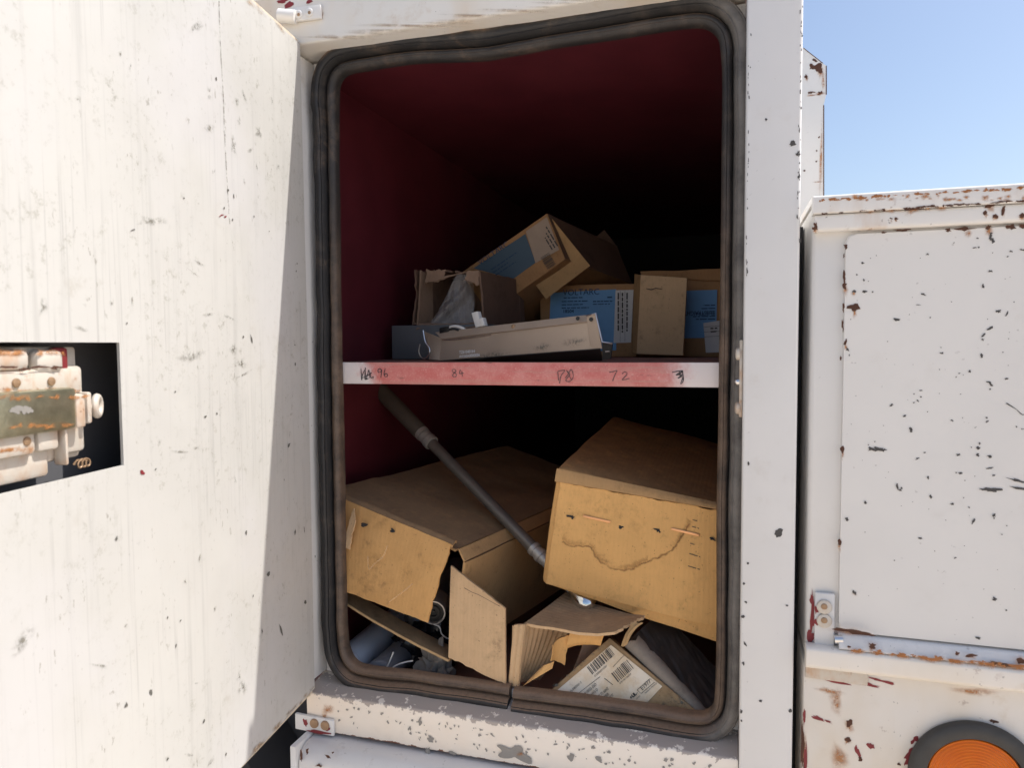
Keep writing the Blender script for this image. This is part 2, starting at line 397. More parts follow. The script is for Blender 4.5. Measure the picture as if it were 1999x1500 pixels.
M_card = card('kraft cardboard', (.80, .465, .178)); M_card2 = card('brown cardboard', (.52, .32, .15)); M_card3 = card('pale cardboard', (.66, .45, .26), .5)
M_card_dark = card('old and shaded dark cardboard', (.20, .125, .09), .6); M_card2b = card('shaded kraft', (.62, .355, .14)); M_card_mid = card('faded cardboard', (.30, .20, .14), .5); M_card_grey = card('grey dusty cardboard', (.34, .29, .24), .3, dark=.5); M_card_dirty = card('stained cardboard', (.50, .34, .18), .5, dark=.45)
M_card_lamp = card('lamp carton cardboard', (.42, .235, .11), .4)
def printed(name, c, mott=.12, stain=None):
    g = G(name, .7, spec=.3); n = g.noise(30, 5, .65); col_ = g.mix(n, tuple(x * (1 - mott) for x in c), tuple(min(.9, x * (1 + mott)) for x in c))
    if stain: col_ = g.mix(g.step(g.noise(16, 6, .7), .45, .68, 0, .7), col_, stain); col_ = g.mix(g.step(g.noise(70, 5, .7), .6, .75, 0, .4), col_, tuple(x * .6 for x in stain))
    g.color(col_); return g.m
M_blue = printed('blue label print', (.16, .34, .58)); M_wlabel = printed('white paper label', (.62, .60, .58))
M_blue2 = printed('darker blue label print', (.075, .12, .165)); M_wlabel2 = printed('dusty tan label', (.40, .31, .24))  # darker, greyer blue and a tan for the tipped carton's labels
M_oldlabel = printed('stained paper label', (.88, .78, .64), .05, (.70, .52, .30))
M_ink = plain('black ink', (.02, .02, .022), .8); M_inkblue = plain('dark blue ink', (.03, .07, .14), .8); M_inkgrey = plain('grey ink', (.07, .065, .06), .8)
M_marker = plain('black marker', (.035, .03, .035), .7); M_pencil = plain('faded marker', (.12, .07, .07), .8); M_printwhite = plain('white print', (.75, .74, .72), .7)
g = G('dusty bronze sheet metal', .42, .35); n = g.noise(20, 5, .6); z = g.sep(g.nrm)[2]
c = g.mix(n, (.38, .30, .235), (.48, .38, .30)); c = g.mix(g.step(g.noise(140, 4, .7), .6, .75, 0, .3), c, (.50, .40, .31)); g.color(c); g.rough(g.step(n, .3, .7, .38, .6)); M_bronze = g.m
M_black = plain('black powder coat', (.012, .012, .013), .45); M_edge = plain('bare metal edge', (.75, .74, .73), .3, 1.0, .08)
M_greybox = plain('grey enamel', (.125, .13, .135), .5, 0, .12, 12); M_zinc = plain('zinc', (.60, .61, .61), .32, 1.0, .15, 60)
M_zincd = plain('dull galvanised', (.42, .41, .39), .4, .5, .25, 90, .4); M_chrome = plain('chromed steel', (.72, .73, .72), .14, 1.0, .06); M_pole = plain('grimy pole sleeve', (.085, .072, .060), .6, 0, .3, 40); M_rod = plain('dull steel rod', (.16, .145, .13), .45, .5, .25, 50)
M_plug = plain('white nylon plug', (.72, .71, .69), .4, 0, .05); M_wire = plain('white wire', (.70, .69, .67), .45, 0, .05)
M_pvc = plain('pale blue grey pipe', (.60, .65, .72), .38, 0, .1, 9); M_pvc2 = plain('grey pipe', (.22, .23, .26), .45, 0, .15, 9)
M_bagdark = plain('black plastic film', (.016, .016, .020), .22, 0, .3, 20, .3); M_wrap = plain('grimy wrap film', (.048, .040, .036), .5, 0, .6, 45, .4); M_rag = plain('grey rag', (.24, .22, .20), .9, 0, .35, 60, .5)
M_lampdark = plain('dark lamp base', (.03, .028, .026), .5); M_lamprim = plain('pale lamp rim', (.62, .58, .54), .35, .4)
M_copper = plain('copper staple', (.62, .34, .18), .3, 1.0, .15); M_brassworn = plain('worn brass bar', (.42, .40, .28), .32, .8, .5, 90, .6)
M_bolt = plain('rusty bolt', (.34, .22, .13), .5, .3, .4, 160, .5)
M_chip = plain('bare primer', (.075, .07, .068), .8); M_chiprust = plain('rust chip', (.085, .035, .02), .85, 0, .4, 120); M_redprimer = plain('red primer', (.22, .025, .03), .6, 0, .3, 90)
M_rustlight = plain('light rust', (.34, .14, .05), .85, 0, .4, 150); M_chalk = plain('chalk', (.16, .11, .11), .9); M_scuff = plain('dark scuff', (.13, .125, .11), .8, 0, .4, 120); M_greychip = plain('grey undercoat', (.27, .255, .235), .7, 0, .15, 80)
M_tyre = plain('tyre rubber', (.022, .022, .024), .8); M_under_shade = plain('dark underbody and shade', (.03, .03, .033), .85)  # underbody colour, also paints shade in the pillar gap and compartment depth
M_recess = plain('shaded recess paint', (.13, .13, .14), .7); M_grommet = plain('rubber grommet', (.05, .048, .045), .65, 0, .35, 60)
g = G('rust stain', .8); g.color(g.mix(g.noise(70, 4), (.36, .13, .035), (.55, .27, .10))).fade(.85, g.step(g.noise(120, 5, .75), .25, .60)); M_stain = g.m
g = G('olive grime', .8); g.color((.22, .21, .17)).fade(.75, g.step(g.noise(170, 5, .8), .42, .60)); M_grime = g.m
g = G('tan dust film', .85); g.color((.50, .36, .23)).fade(.5, g.step(g.noise(40, 5, .7), .3, .6)); M_dust = g.m
g = G('soft water mark', .85); g.color((.30, .15, .05)).fade(.30, g.step(g.noise(50, 4, .7), .3, .6)); M_water2 = g.m
g = G('crease highlight', .85); g.color((.80, .55, .30)).fade(.55); M_creasel = g.m
g = G('water mark', .85); g.color((.24, .12, .045)).fade(.5, g.step(g.noise(60, 4, .7), .3, .55)); M_water = g.m
g = G('clear plastic bag', .18); g.color((.75, .72, .70)); g.b.inputs['Alpha'].default_value = .17; g.bump(g.noise(38, 5, .6), .8, .004); M_bag = g.m
g = G('amber lens', .22, spec=.3); g.color(g.mix(g.noise(60, 3), (.88, .17, .003), (.95, .24, .006))); g.b.inputs['Transmission Weight'].default_value = .25; g.b.inputs['Coat Weight'].default_value = .1; M_amber = g.m
g = G('sandy ground', .95, spec=.1); n = g.noise(1.5, 7, .65); nf = g.noise(50, 5, .7); c = g.mix(n, (.61, .52, .42), (.71, .61, .50)); c = g.mix(g.step(nf, .6, .8, 0, .5), c, (.26, .20, .15)); g.color(c); g.bump(nf, .6, .02); M_sand = g.m

# ------------------------------------------------------------------ ground
def build_ground():
    vs_ = []; fs = []; R_ = [0, 1.5, 3, 5, 8, 13, 22, 40, 90, 250, 800, 3000]; S = 48
    for r in R_:
        for k in range(S):
            a = 2 * pi * k / S; x, y = r * cos(a), r * sin(a)
            vs_.append(V(x, y, mnoise.noise(V(x * .4, y * .4, 2)) * min(.05, r * .02)))
    for i in range(len(R_) - 1):
        for k in range(S): a = i * S + k; b = i * S + (k + 1) % S; fs.append((a, a + S, b + S, b))
    o = mob('ground', vs_, fs, M_sand, None, smooth=True, kind='structure')
build_ground()

# ------------------------------------------------------------------ the truck
T = thing('service_truck', 'white service truck body with an open storage compartment and chipped rusty paint', 'truck', (-.3, .9, 0))
XL, XR = -.664, .0155         # frame opening, left and right
ZB, ZT, ZROOF = .876, 1.9245, 2.006
# frame of the compartment
prism('header_beam', rounded([(0, ZT), (0, ZROOF), (.12, ZROOF), (.12, ZT + .002), (.052, ZT - .006)], .004, 3), -1.69, XR - .001, M_header, T)
prism('sill_beam', rounded([(0, .813), (0, ZB), (.052, ZB + .012), (.064, ZB + .012), (.064, .813)], .0035, 3), -.668, XR - .001, M_sill, T)
prism('lower_step', rounded([(-.045, .58), (-.045, .790), (-.030, .806), (.10, .8115), (.10, .58)], .014, 5, skip=(0, 4)), -.655, XR - .001, M_step, T)
box('corner_post', (-.668, -.050, .56), (-.6575, .10, .8115), M_frame, T, .0015)
box('gap_shade_strip', (.0838, .10, .45), (.0965, .13, 1.615), M_under_shade, T, 0)  # added near-black strip so the gap beside the pillar reads as shade
box('left_jamb', (-.735, .001, .8895), (-.664, .115, ZT - .008), M_frame, T, .003)
box('pillar', (XR, -.006, .56), (.0835, .0655, 2.04), M_pillar, T, .0035, 3)
# flange behind the gasket
def ring_plate(name, x0, x1, z0, z1, X0, X1, Z0, Z1, y0, y1, mat):
    bm = bmesh.new()
    for a, b, c_, d in ((X0, x0, Z0, Z1), (x1, X1, Z0, Z1), (x0, x1, Z0, z0), (x0, x1, z1, Z1)):
        add_obox(bm, V(a, y0, c_), V(b - a, 0, 0), V(0, y1 - y0, 0), V(0, 0, d - c_))
    return bm_ob(name, bm, mat, T)
ring_plate('seal_flange', -.628, -.004, .902, 1.898, -.663, XR - .0005, ZB + .0135, ZT - .009, .054, .064, M_frame)
# inside of the compartment
IX0, IX1, IY, IZ0, IZ1 = -.705, .06, 2.30, .855, 1.93
box('compartment_floor', (IX0, .066, IZ0 - .02), (IX1, IY, IZ0), M_maroon, T, 0)
box('compartment_ceiling', (IX0, .121, IZ1), (IX1, IY, IZ1 + .02), M_maroon, T, 0)
box('compartment_side_wall', (IX0 - .02, .116, IZ0 - .02), (IX0, IY, IZ1 + .02), M_maroon, T, 0)
box('compartment_side_wall', (IX1, .067, IZ0 - .02), (IX1 + .02, IY, IZ1 + .02), M_maroon, T, 0)
box('compartment_back_wall', (IX0 - .02, IY + .001, IZ0 - .02), (IX1 + .02, IY + .02, IZ1 + .02), M_under_shade, T, 0)  # near-black instead of maroon: darkness of the deep end put into the colour
# outer shell
box('roof_skin', (-1.7, .122, 1.956), (.0835, 2.4, ZROOF - .002), M_frame, T, .003)
box('side_skin', (-1.7, .002, .93), (-.737, .03, ZT - .010), M_frame, T, .003)
box('side_skin', (.0805, .067, .56), (.0833, 2.379, 1.9555), M_frame, T, .0005)
box('rear_skin', (-1.7, 2.38, .6), (.0800, 2.4, 1.954), M_frame, T, .003)
box('underbody', (-1.7, .13, .55), (.08, 2.37, .80), M_under_shade, T, .004)
# wheel under the body, dark behind the door
wheel = lathe('wheel', [(.02, .10), (.16, .10), (.17, .02), (.25, .0), (.26, .03)], V(-1.16, .06, .46), V(0, -1, 0), M_frame, T)
tyre = lathe('tyre', [(.26, -.24), (.42, -.24), (.455, -.20), (.46, -.12), (.455, -.03), (.42, .02), (.30, .02), (.26, .0)], V(-1.16, .06, .46), V(0, -1, 0), M_tyre, wheel, 64)
# shelf
shelf = box('shelf', (IX0 + .001, .0625, 1.4065), (IX1 - .001, 1.2, 1.4205), M_shelf, T, .001)
lip = prism('shelf_lip', rounded([(.0600, 1.3868), (.0600, 1.4225), (.0675, 1.4225), (.0675, 1.421), (.0618, 1.4205), (.0618, 1.3882), (.075, 1.3882), (.075, 1.3868)], .0006, 2), IX0 + .002, IX1 - .002, M_lip, shelf)
def lipP(zx, zy, o, s): return P(o[0] + zx * s, o[1] + zy * s, .0598)
A1 = ((660, 580), .2); A2 = ((1040, 580), .22)
hand = {
 'scribble': (A1, M_marker, [[(225, 700), (232, 812), (240, 760), (265, 715), (272, 805), (285, 770), (303, 712), (310, 792)], [(268, 690), (262, 800), (300, 795)], [(318, 735), (322, 790), (346, 778), (340, 800)], [(240, 790), (300, 760), (330, 740)]]),
 'handwritten_number': (A1, M_marker, [[(425, 712), (405, 700), (390, 718), (398, 738), (420, 728), (425, 712), (424, 750), (418, 788)], [(462, 698), (450, 745), (456, 775), (478, 778), (482, 758), (466, 748), (454, 762)]]),
 'handwritten_number ': (A1, M_pencil, [[(1148, 712), (1128, 706), (1114, 720), (1128, 738), (1152, 752), (1155, 772), (1135, 782), (1118, 768), (1130, 745), (1150, 728), (1148, 712)], [(1196, 712), (1184, 748), (1226, 742)], [(1208, 724), (1214, 778)]]),
 'handwritten_number  ': (A2, M_pencil, [[(222, 664), (230, 742)], [(224, 660), (284, 652), (252, 700), (238, 768)], [(302, 655), (330, 690), (298, 728), (300, 748), (330, 750), (356, 720), (358, 680), (340, 645), (312, 690), (288, 720)], [(300, 650), (345, 740)]]),
 'handwritten_number   ': (A2, M_pencil, [[(680, 668), (712, 664), (746, 655), (726, 700), (710, 746)], [(795, 684), (812, 666), (834, 672), (832, 694), (795, 736), (858, 724)]]),
 'crossed_out_mark': (A2, M_marker, [[(1238, 668), (1332, 655), (1268, 692), (1330, 668)], [(1272, 695), (1328, 690), (1288, 722), (1332, 706), (1312, 772), (1336, 742), (1330, 660)], [(1300, 660), (1310, 700)]]),
}
for k, (oo, m_, st) in hand.items():
    ribbon(k.strip(), [smooth_path([lipP(a, b, *oo) for a, b in s_], 5) for s_ in st], .0016, V(0, -1, 0), m_, shelf, .0006)

WALLN = V(1, 0, 0)
ribbon('chalk_mark', [smooth_path([PX(500 + x * .15, y * .15, IX0 + .0002) for x, y in st], 5) for st in ([(1460, 1010), (1480, 985), (1520, 985), (1545, 1010), (1530, 1050), (1545, 1060)], [(1505, 1060), (1512, 1110), (1506, 1165)])] + [smooth_path([PX(560 + x * .3, y * .3, IX0 + .0002) for x, y in ((915, 750), (935, 765), (925, 772), (950, 785))], 4)], .0016, WALLN, M_chalk, T, .0006, kind='stuff')
# gasket: swept section along the opening, one joint in the bottom run
gp = [(1004, 1345), (1100, 1357), (1200, 1370), (1300, 1386), (1350, 1394), (1378, 1394), (1393, 1378), (1398, 1330), (1400, 1200), (1400, 1000), (1403, 850), (1405, 700), (1408, 500), (1410, 300), (1411, 170), (1409, 110), (1402, 72), (1382, 52), (1350, 49), (1280, 58), (1180, 75), (1080, 90), (1000, 104), (940, 114), (880, 117), (810, 120), (740, 129), (690, 138), (668, 146), (657, 165), (656, 205), (657, 330), (659, 500), (662, 680), (665, 850), (668, 1000), (671, 1150), (673, 1230), (678, 1272), (694, 1297), (725, 1306), (800, 1314), (900, 1328), (996, 1341)]
GY = .046
path = smooth_path([P(x, y, GY) for x, y in gp], 5)
prof = [(0, .012), (-.001, -.001), (.002, -.0065), (.0055, -.0082), (.0062, -.0074), (.0070, -.0084), (.0105, -.0078), (.0130, -.0045), (.0142, .0010), (.0155, -.0065), (.0170, -.0130), (.0190, -.0165), (.0208, -.0160), (.0218, -.0182), (.0255, -.0188), (.0305, -.0184), (.0316, -.0168), (.0326, -.0170), (.0350, -.0130), (.0365, -.004), (.0365, .012)]
def gasket():
    vs_ = []; fs = []; fd = []; n = len(path); m = len(prof); ctr = V(-.31, GY, 1.40)
    for i, p in enumerate(path):
        d = (path[min(i + 1, n - 1)] - path[max(i - 1, 0)]); d.y = 0; d.normalize()
        nn = V(d.z, 0, -d.x)
        if nn.dot(p - ctr) < 0: nn = -nn
        w = 1 + .10 * mnoise.noise(p * 14) + .03 * mnoise.noise(p * 60) + (.10 if p.z > 1.84 else 0)
        lift = .0025 if i < 26 else 0
        wob = .0016 * mnoise.noise(p * 21 + V(5, 0, 0))
        for a, b in prof: vs_.append(p + nn * (a * w) + V(0, b * (1 + .16 * mnoise.noise(p * 9) + .06 * mnoise.noise(p * 45)) - (lift if b < .01 else 0) + wob, 0)); fd.append(a / .0365)
    for i in range(n - 1):
        for k in range(m - 1): a = i * m + k; fs.append((a, a + 1, a + 1 + m, a + m))
    fs += [tuple(range(m)), tuple(range((n - 1) * m + m - 1, (n - 1) * m - 1, -1))]
    o = mob('door_seal', vs_, fs, M_rubber, T, smooth=True, fade=fd)
    bm = bmesh.new(); bm.from_mesh(o.data); bmesh.ops.recalc_face_normals(bm, faces=bm.faces); bm.to_mesh(o.data); bm.free()
    o.data.set_sharp_from_angle(angle=radians(60))
    tag(o, 'dusty black rubber door seal running round the compartment opening')
    return o
seal = gasket()

# hinges on the frame
def disc(name, c, axis, r, h, mat, parent, dome=.35):
    return lathe(name, [(r, 0), (r, h * .4), (r * .92, h * .75), (r * .6, h * (.9 + dome * .1)), (0, h)], c, axis, mat, parent, 20)
h1 = obox('hinge_plate', P(575, 45, -.0005), P(630, 38, -.0005) - P(575, 45, -.0005), V(0, -.006, 0), V(0, 0, .0215), M_frame, T, .002)
tube('hinge_knuckle', [P(545, 30, -.012), P(578, 33, -.007)], .0105, M_frame, h1)
for q in ((583, 28), (604, 24)): disc('rivet', P(*q, -.0066), V(0, -1, 0), .0068, .0022, M_frame, h1); disc('rivet_core', P(*q, -.0086), V(0, -1, 0), .0026, .0012, M_bolt, h1)
h2 = obox('hinge_plate', P(580, 1421, -.0005), P(655, 1436, -.0005) - P(580, 1421, -.0005), V(0, -.006, 0), V(0, 0, .027), M_frame, T, .002)
for q in ((614, 1413), (635, 1417)): disc('screw_head', P(*q, -.0066), V(0, -1, 0), .0078, .004, M_bolt, h2)
blotches('red_primer', [(P(622, 1430, -.0066), .022, .0028, 0), (P(640, 1424, -.0066), .006, .003, .5), (P(596, 1412, -.0066), .004, .006, .5)], V(1, 0, 0), V(0, 0, 1), M_redprimer, h2)
blotches('red_primer', [(P(565, 9, -.0003), .011, .004, .2), (P(604, 3, -.0003), .006, .003, .2), (P(550, 2, -.0003), .009, .003, 0)], V(1, 0, 0), V(0, 0, 1), M_redprimer, h1)
blotches('rust_stain', [(P(629, 30, -.0003), .004, .008, 0), (P(640, 1385, -.0003), .013, .013, 0), (P(634, 1400, -.0004), .008, .008, 0)], V(1, 0, 0), V(0, 0, 1), M_stain, h2, soft=True)
# strike plate on the inner face of the pillar
sp_ = obox('strike_plate', P(1441, 815, .004) * 1 , V(.0042, 0, 0), V(0, .030, 0), V(0, 0, .104), M_latch, T, .0012)
sp_.location.x = XR - .0024
for yy in (691, 797): disc('rivet', V(XR - .0045, .010, P(1440, yy, .01).z), V(-1, 0, 0), .0085, .0065, M_latch, sp_)
disc('bolt_end', V(XR - .0045, .010, P(1440, 746, .01).z), V(-1, 0, 0), .0048, .007, M_edge, sp_)
# paint marks on pillar, sill, header
XU, ZU = V(1, 0, 0), V(0, 0, 1)
pill = [(1547, 281, 7, 5, .1), (1556, 301, 3, 3, 0), (1496, 233, 2, 3, 0), (1559, 346, 2, 3, 0), (1519, 1041, 7, 9, .4), (1562, 470, 2, 4, 0), (1447, 1390, 2.5, 4, 0), (1447, 1408, 2, 3, 0), (1452, 1140, 2, 3, .3), (1456, 1176, 2.5, 2.5, 0), (1450, 1205, 3, 3, .5), (1455, 1258, 2, 4, -.5), (1451, 1296, 2, 3, 0), (1484, 1369, 4, 2, .4), (1543, 1389, 3, 4, .2), (1461, 905, 2, 5, 0), (1536, 1183, 3, 2, .4), (1460, 1100, 2, 3, 0)]
def px_items(lst, Y, k=1.0):
    out = []
    for it in lst:
        x, y, a, b = it[:4]; ang = it[4] if len(it) > 4 else rnd(-.3, .3); s = (Y + 1) / (FPX * .96) * k
        out.append((P(x, y, Y), a * s, b * s, -ang))
    return out
blotches('paint_chips', px_items(pill, -.0062, .85), XU, ZU, M_chip, T, irr=.6)
edgec = []
for i in range(46):
    y = rnd(0, 430); edgec.append((1567 - y * .0155 - rnd(0, 5) ** 1, y, rnd(.6, 1.6), rnd(1, 4), 0))
for i in range(26):
    y = rnd(60, 560); edgec.append((1464 - y * .012 + rnd(-2, 3), y, rnd(.4, 1.2), rnd(1, 5), 0))
blotches('edge_chips', px_items(edgec, -.0062, .75), XU, ZU, M_chip, T, irr=.7)
sill = []
for i in range(105):
    x = rnd(660, 1435); t = random.random(); yb = 1366 + (x - 640) * .164; sill.append((x, yb + 8 + 42 * t ** 1.3, rnd(.8, 3.6) * (1.2 - .5 * t), rnd(.8, 3.4), rnd(-1, 1)))
sill += [(841, 1443, 7, 6, 0), (836, 1470, 5, 9, .2), (820, 1410, 4, 9, .3), (800, 1423, 3, 5, 0), (883, 1470, 9, 4, .1), (1300, 1483, 5, 4, 0), (1170, 1484, 7, 5, .3), (1115, 1479, 6, 8, .5)]
blotches('paint_chips', px_items(sill, 0), XU, ZU, M_greychip, T, irr=.7, lift=.0007)
blotches('bare_patch', px_items([(1004, 1471, 36, 15, .1)], 0), XU, ZU, M_greychip, T, irr=.45, lift=.0016, n=40)
blotches('rust_stain', px_items([(1016, 1471, 9, 8, 0), (610, 1460, 20, 3, 0), (597, 1440, 9, 12, 0)], 0), XU, ZU, M_stain, T, soft=True, lift=.0022)
dusth = [(x, 78 - (x - 640) * .153 + rnd(-8, 4), rnd(50, 130), rnd(2, 6), .15) for x in range(640, 1440, 28)]
blotches('dust_streaks', px_items(dusth, -.0002), XU, ZU, M_dust, T, soft=True, lift=.0006)
step_m = [(588, 1478, 4, 12, 0), (640, 1478, 7, 3, .2), (650, 1470, 3, 3, 0), (622, 1495, 9, 4, 0), (600, 1468, 3, 8, .3)]
blotches('paint_chips', px_items(step_m, -.046), XU, ZU, M_chiprust, T, irr=.7)

# ---- bin to the right of the gap
BX0, BX1 = .0985, .95
bz = lambda y, x=1700, Y=0: P(x, y, Y).z
binp = box('side_bin', (BX0, .0, 1.0275), (BX1, .55, 1.628), M_bin, T, .006, 3)
tag(binp, 'white metal bin with a rust edged lid and a chipped drop-down door')
prism('lid', rounded([(-.020, 1.6125), (-.020, 1.634), (-.006, 1.637), (.56, 1.642), (.56, 1.6285), (.002, 1.6285), (.002, 1.6125)], .002, 3), BX0 - .001, BX1, M_binlip, binp)
prism('lid_rail', rounded([(-.0155, 1.5905), (-.0155, 1.6120), (.003, 1.6120), (.003, 1.5905)], .005, 4), BX0 + .0015, BX1, M_binlip, binp)
# drop-down door with rounded corners
def round_panel(name, x0, x1, z0, z1, y0, y1, r, mat, parent):
    pts = rounded([(x0, z0), (x0, z1), (x1, z1), (x1, z0)], r, 6); n = len(pts); bm = bmesh.new()
    a = [bm.verts.new((x, y0, z)) for x, z in pts]; b = [bm.verts.new((x, y1, z)) for x, z in pts]
    ft = bm.faces.new(a); bm.faces.new(b[::-1])
    for i in range(n): bm.faces.new((a[i], b[i], b[(i + 1) % n], a[(i + 1) % n]))
    bmesh.ops.bevel(bm, geom=list(ft.edges), offset=.0018, segments=2, affect='EDGES')
    return bm_ob(name, bm, mat, parent, True)
bdoor = round_panel('drop_door', .1375, BX1, 1.0745, 1.5865, -.0075, -.0005, .012, M_bin, binp)
prism('gutter', rounded([(-.020, 1.0545), (-.012, 1.0705), (-.0002, 1.0725), (-.0002, 1.0545)], .004, 3), .137, BX1, M_step, binp)
prism('bottom_rail', rounded([(-.0225, 1.0285), (-.0225, 1.052), (-.016, 1.0540), (-.0005, 1.0540), (-.0005, 1.0225), (-.012, 1.0225)], .004, 3), BX0 - .001, BX1, M_fender, binp)
hz0, hz1 = P(1605, 1264, -.004).z, P(1610, 1158, -.004).z
hp = box('hinge_plate', (P(1590, 1200, -.004).x, -.007, hz0), (P(1629, 1200, -.004).x, -.0004, hz1), M_step, binp, .0015)
tag(hp, 'small white hinge plate with red primer showing round it')
for yy in (1185, 1212): disc('hinge_bolt', P(1609, yy, -.0075), V(0, -1, 0), .0095, .0045, M_latch, binp); disc('bolt_core', P(1609, yy, -.0118), V(0, -1, 0), .004, .0012, M_bolt, binp)
tube('hinge_pin', [P(1629, 1249, -.010), P(1645, 1249, -.010)], .006, M_edge, binp)
blotches('red_primer', px_items([(1586, 1200, 3, 40, 0), (1581, 1246, 6, 14, 0), (1591, 1264, 10, 4, 0), (1584, 1170, 3, 8, 0)], -.0008), XU, ZU, M_redprimer, binp, irr=.5)
blotches('red_primer', px_items([(1594, 1190, 3, 9, 0), (1593, 1214, 4, 6, .2)], -.0073), XU, ZU, M_redprimer, binp, irr=.5)
Z7 = [(555, 1085, 40, 30), (625, 713, 9, 8), (577, 810, 7, 6), (636, 855, 6, 10), (553, 953, 16, 10), (643, 953, 16, 11), (713, 957, 9, 7), (1175, 636, 12, 9), (1140, 975, 20, 10), (913, 1193, 28, 14), (1095, 1067, 16, 4), (1200, 1175, 6, 5), (1400, 540, 6, 5), (1600, 500, 10, 6), (1575, 582, 14, 5), (1608, 578, 9, 9), (1712, 500, 12, 22), (1730, 528, 12, 20), (1715, 462, 8, 7), (1887, 612, 12, 8), (1855, 658, 10, 6), (1980, 600, 18, 7), (1728, 625, 4, 4), (1712, 780, 16, 9), (1648, 907, 9, 16), (1775, 1122, 14, 11), (1795, 1113, 8, 6), (1848, 1148, 8, 20, .4), (1715, 1262, 26, 12, -.4), (1657, 1318, 20, 9, -.7), (1645, 1362, 11, 8), (1297, 1478, 14, 8), (1633, 1495, 8, 14), (1685, 1187, 4, 4), (495, 1447, 13, 13), (513, 1495, 5, 6), (1378, 1040, 4, 4), (1910, 1043, 4, 4), (1865, 1355, 4, 4), (1290, 1428, 5, 4), (1815, 1470, 5, 5)]
Z8 = [(1635, 195, 8, 20), (1277, 312, 5, 5), (1417, 377, 6, 5), (1443, 345, 7, 4), (1535, 328, 7, 9), (1845, 391, 13, 9), (1695, 420, 16, 8, .3), (1715, 442, 18, 7, .9), (1705, 480, 8, 6), (870, 615, 14, 8, -.6), (985, 705, 18, 8, -.6), (1060, 520, 5, 5), (1120, 490, 14, 4), (1118, 545, 7, 5), (1093, 577, 9, 10), (1060, 592, 8, 6), (1382, 745, 14, 7), (1682, 752, 10, 9), (1680, 722, 8, 5), (1035, 818, 10, 14), (1037, 840, 9, 8), (700, 990, 30, 16, 0), (750, 988, 40, 17, 0), (800, 992, 28, 13, 0), (1095, 1067, 22, 7), (1155, 1017, 8, 7), (1435, 1035, 18, 9), (1603, 1037, 14, 11), (1703, 1048, 16, 11), (1605, 975, 10, 12), (1617, 940, 6, 8), (1547, 973, 5, 4), (1712, 1147, 24, 6, -.25), (1737, 1213, 8, 7), (1182, 1230, 7, 15), (920, 1305, 10, 22, 0), (940, 1335, 18, 8, .3), (955, 1318, 7, 8), (1203, 1393, 10, 16), (648, 1443, 10, 11), (1390, 1455, 10, 7), (1527, 1483, 6, 5), (1660, 1332, 50, 9, .05), (1730, 1335, 45, 19, 0), (1940, 1255, 70, 12, .2), (1960, 1322, 60, 9, .14), (1455, 1193, 14, 8, .35), (1417, 1188, 5, 7), (1493, 1255, 4, 4), (1275, 515, 3, 3), (1455, 522, 7, 3), (1175, 670, 4, 4), (1473, 722, 4, 4), (727, 925, 4, 5), (675, 952, 6, 3), (1930, 797, 5, 6), (1975, 818, 6, 4)]
Z9 = [(545, 5, 6, 8), (440, 98, 9, 11), (482, 511, 11, 10), (855, 206, 8, 7), (1155, 108, 5, 18, .4), (1268, 77, 6, 10), (1270, 548, 12, 9), (1035, 14, 8, 5), (1128, 32, 5, 4), (1337, 610, 5, 4), (1050, 316, 5, 4), (707, 330, 4, 3), (1180, 767, 18, 5), (1268, 93, 5, 4), (1311, 184, 4, 4), (1340, 135, 3, 3)]
chips = [(1540 + a * .23, 350 + b * .23, c_ * .23, d * .23) + tuple(r) for a, b, c_, d, *r in Z7[1:]] + [(1540 + a * .23, 650 + b * .23, c_ * .23, d * .23) + tuple(r) for a, b, c_, d, *r in Z8] + [(1500 + a * .347, 980 + b * .347, c_ * .347, d * .347) + tuple(r) for a, b, c_, d, *r in Z9]
for i in range(45): chips.append((rnd(1660, 2010), rnd(480, 1190), rnd(.5, 1.0), rnd(.5, 1.0)))
blotches('paint_chips', px_items(chips, -.0078, .84), XU, ZU, M_chip, binp, irr=.7)
ribbon('scratch', [[P(1540 + a * .23, 650 + b * .23, -.0078) for a, b in ((1845, 598), (1890, 625), (1930, 650), (1965, 685), (1985, 697), (2010, 690))]], .0014, V(0, -1, 0), M_chip, binp)
rustc = [(1540 + 555 * .23, 350 + 1085 * .23, 8, 6, 0), (1650, 481, 2.5, 4, 0), (1647, 500, 1.5, 3, 0), (1648, 540, 2, 8, 0), (1649, 558, 3, 6, 0), (1646, 600, 1.5, 8, 0), (1645, 635, 1.5, 10, 0), (1650, 669, 2, 5, .3), (1645, 878, 3, 5, 0), (1639, 1058, 3, 7, 0), (1641, 700, 1.2, 4, 0), (1760, 449, 10, 2, 0), (1880, 447, 12, 3, 0), (1928, 444, 5, 4, 0), (1973, 443, 6, 4, 0), (1995, 441, 6, 3, 0), (1850, 449, 4, 3, 0), (1725, 454, 3, 1.5, 0)]
blotches('rust_chips', px_items(rustc, -.0079), XU, ZU, M_chiprust, binp, irr=.7)
rst = [(1668, 610, 5, 12, 0), (1649, 566, 6, 12, 0), (1645, 888, 3, 14, 0), (1639, 1068, 4, 12, 0), (1667, 573, 5, 5, 0), (1890, 455, 8, 8, 0), (1930, 452, 8, 9, 0), (1651, 678, 4, 8, 0), (1668, 1160, 5, 4, 0)]
blotches('rust_stain', px_items(rst, -.0078), XU, ZU, M_stain, binp, soft=True, lift=.0003)
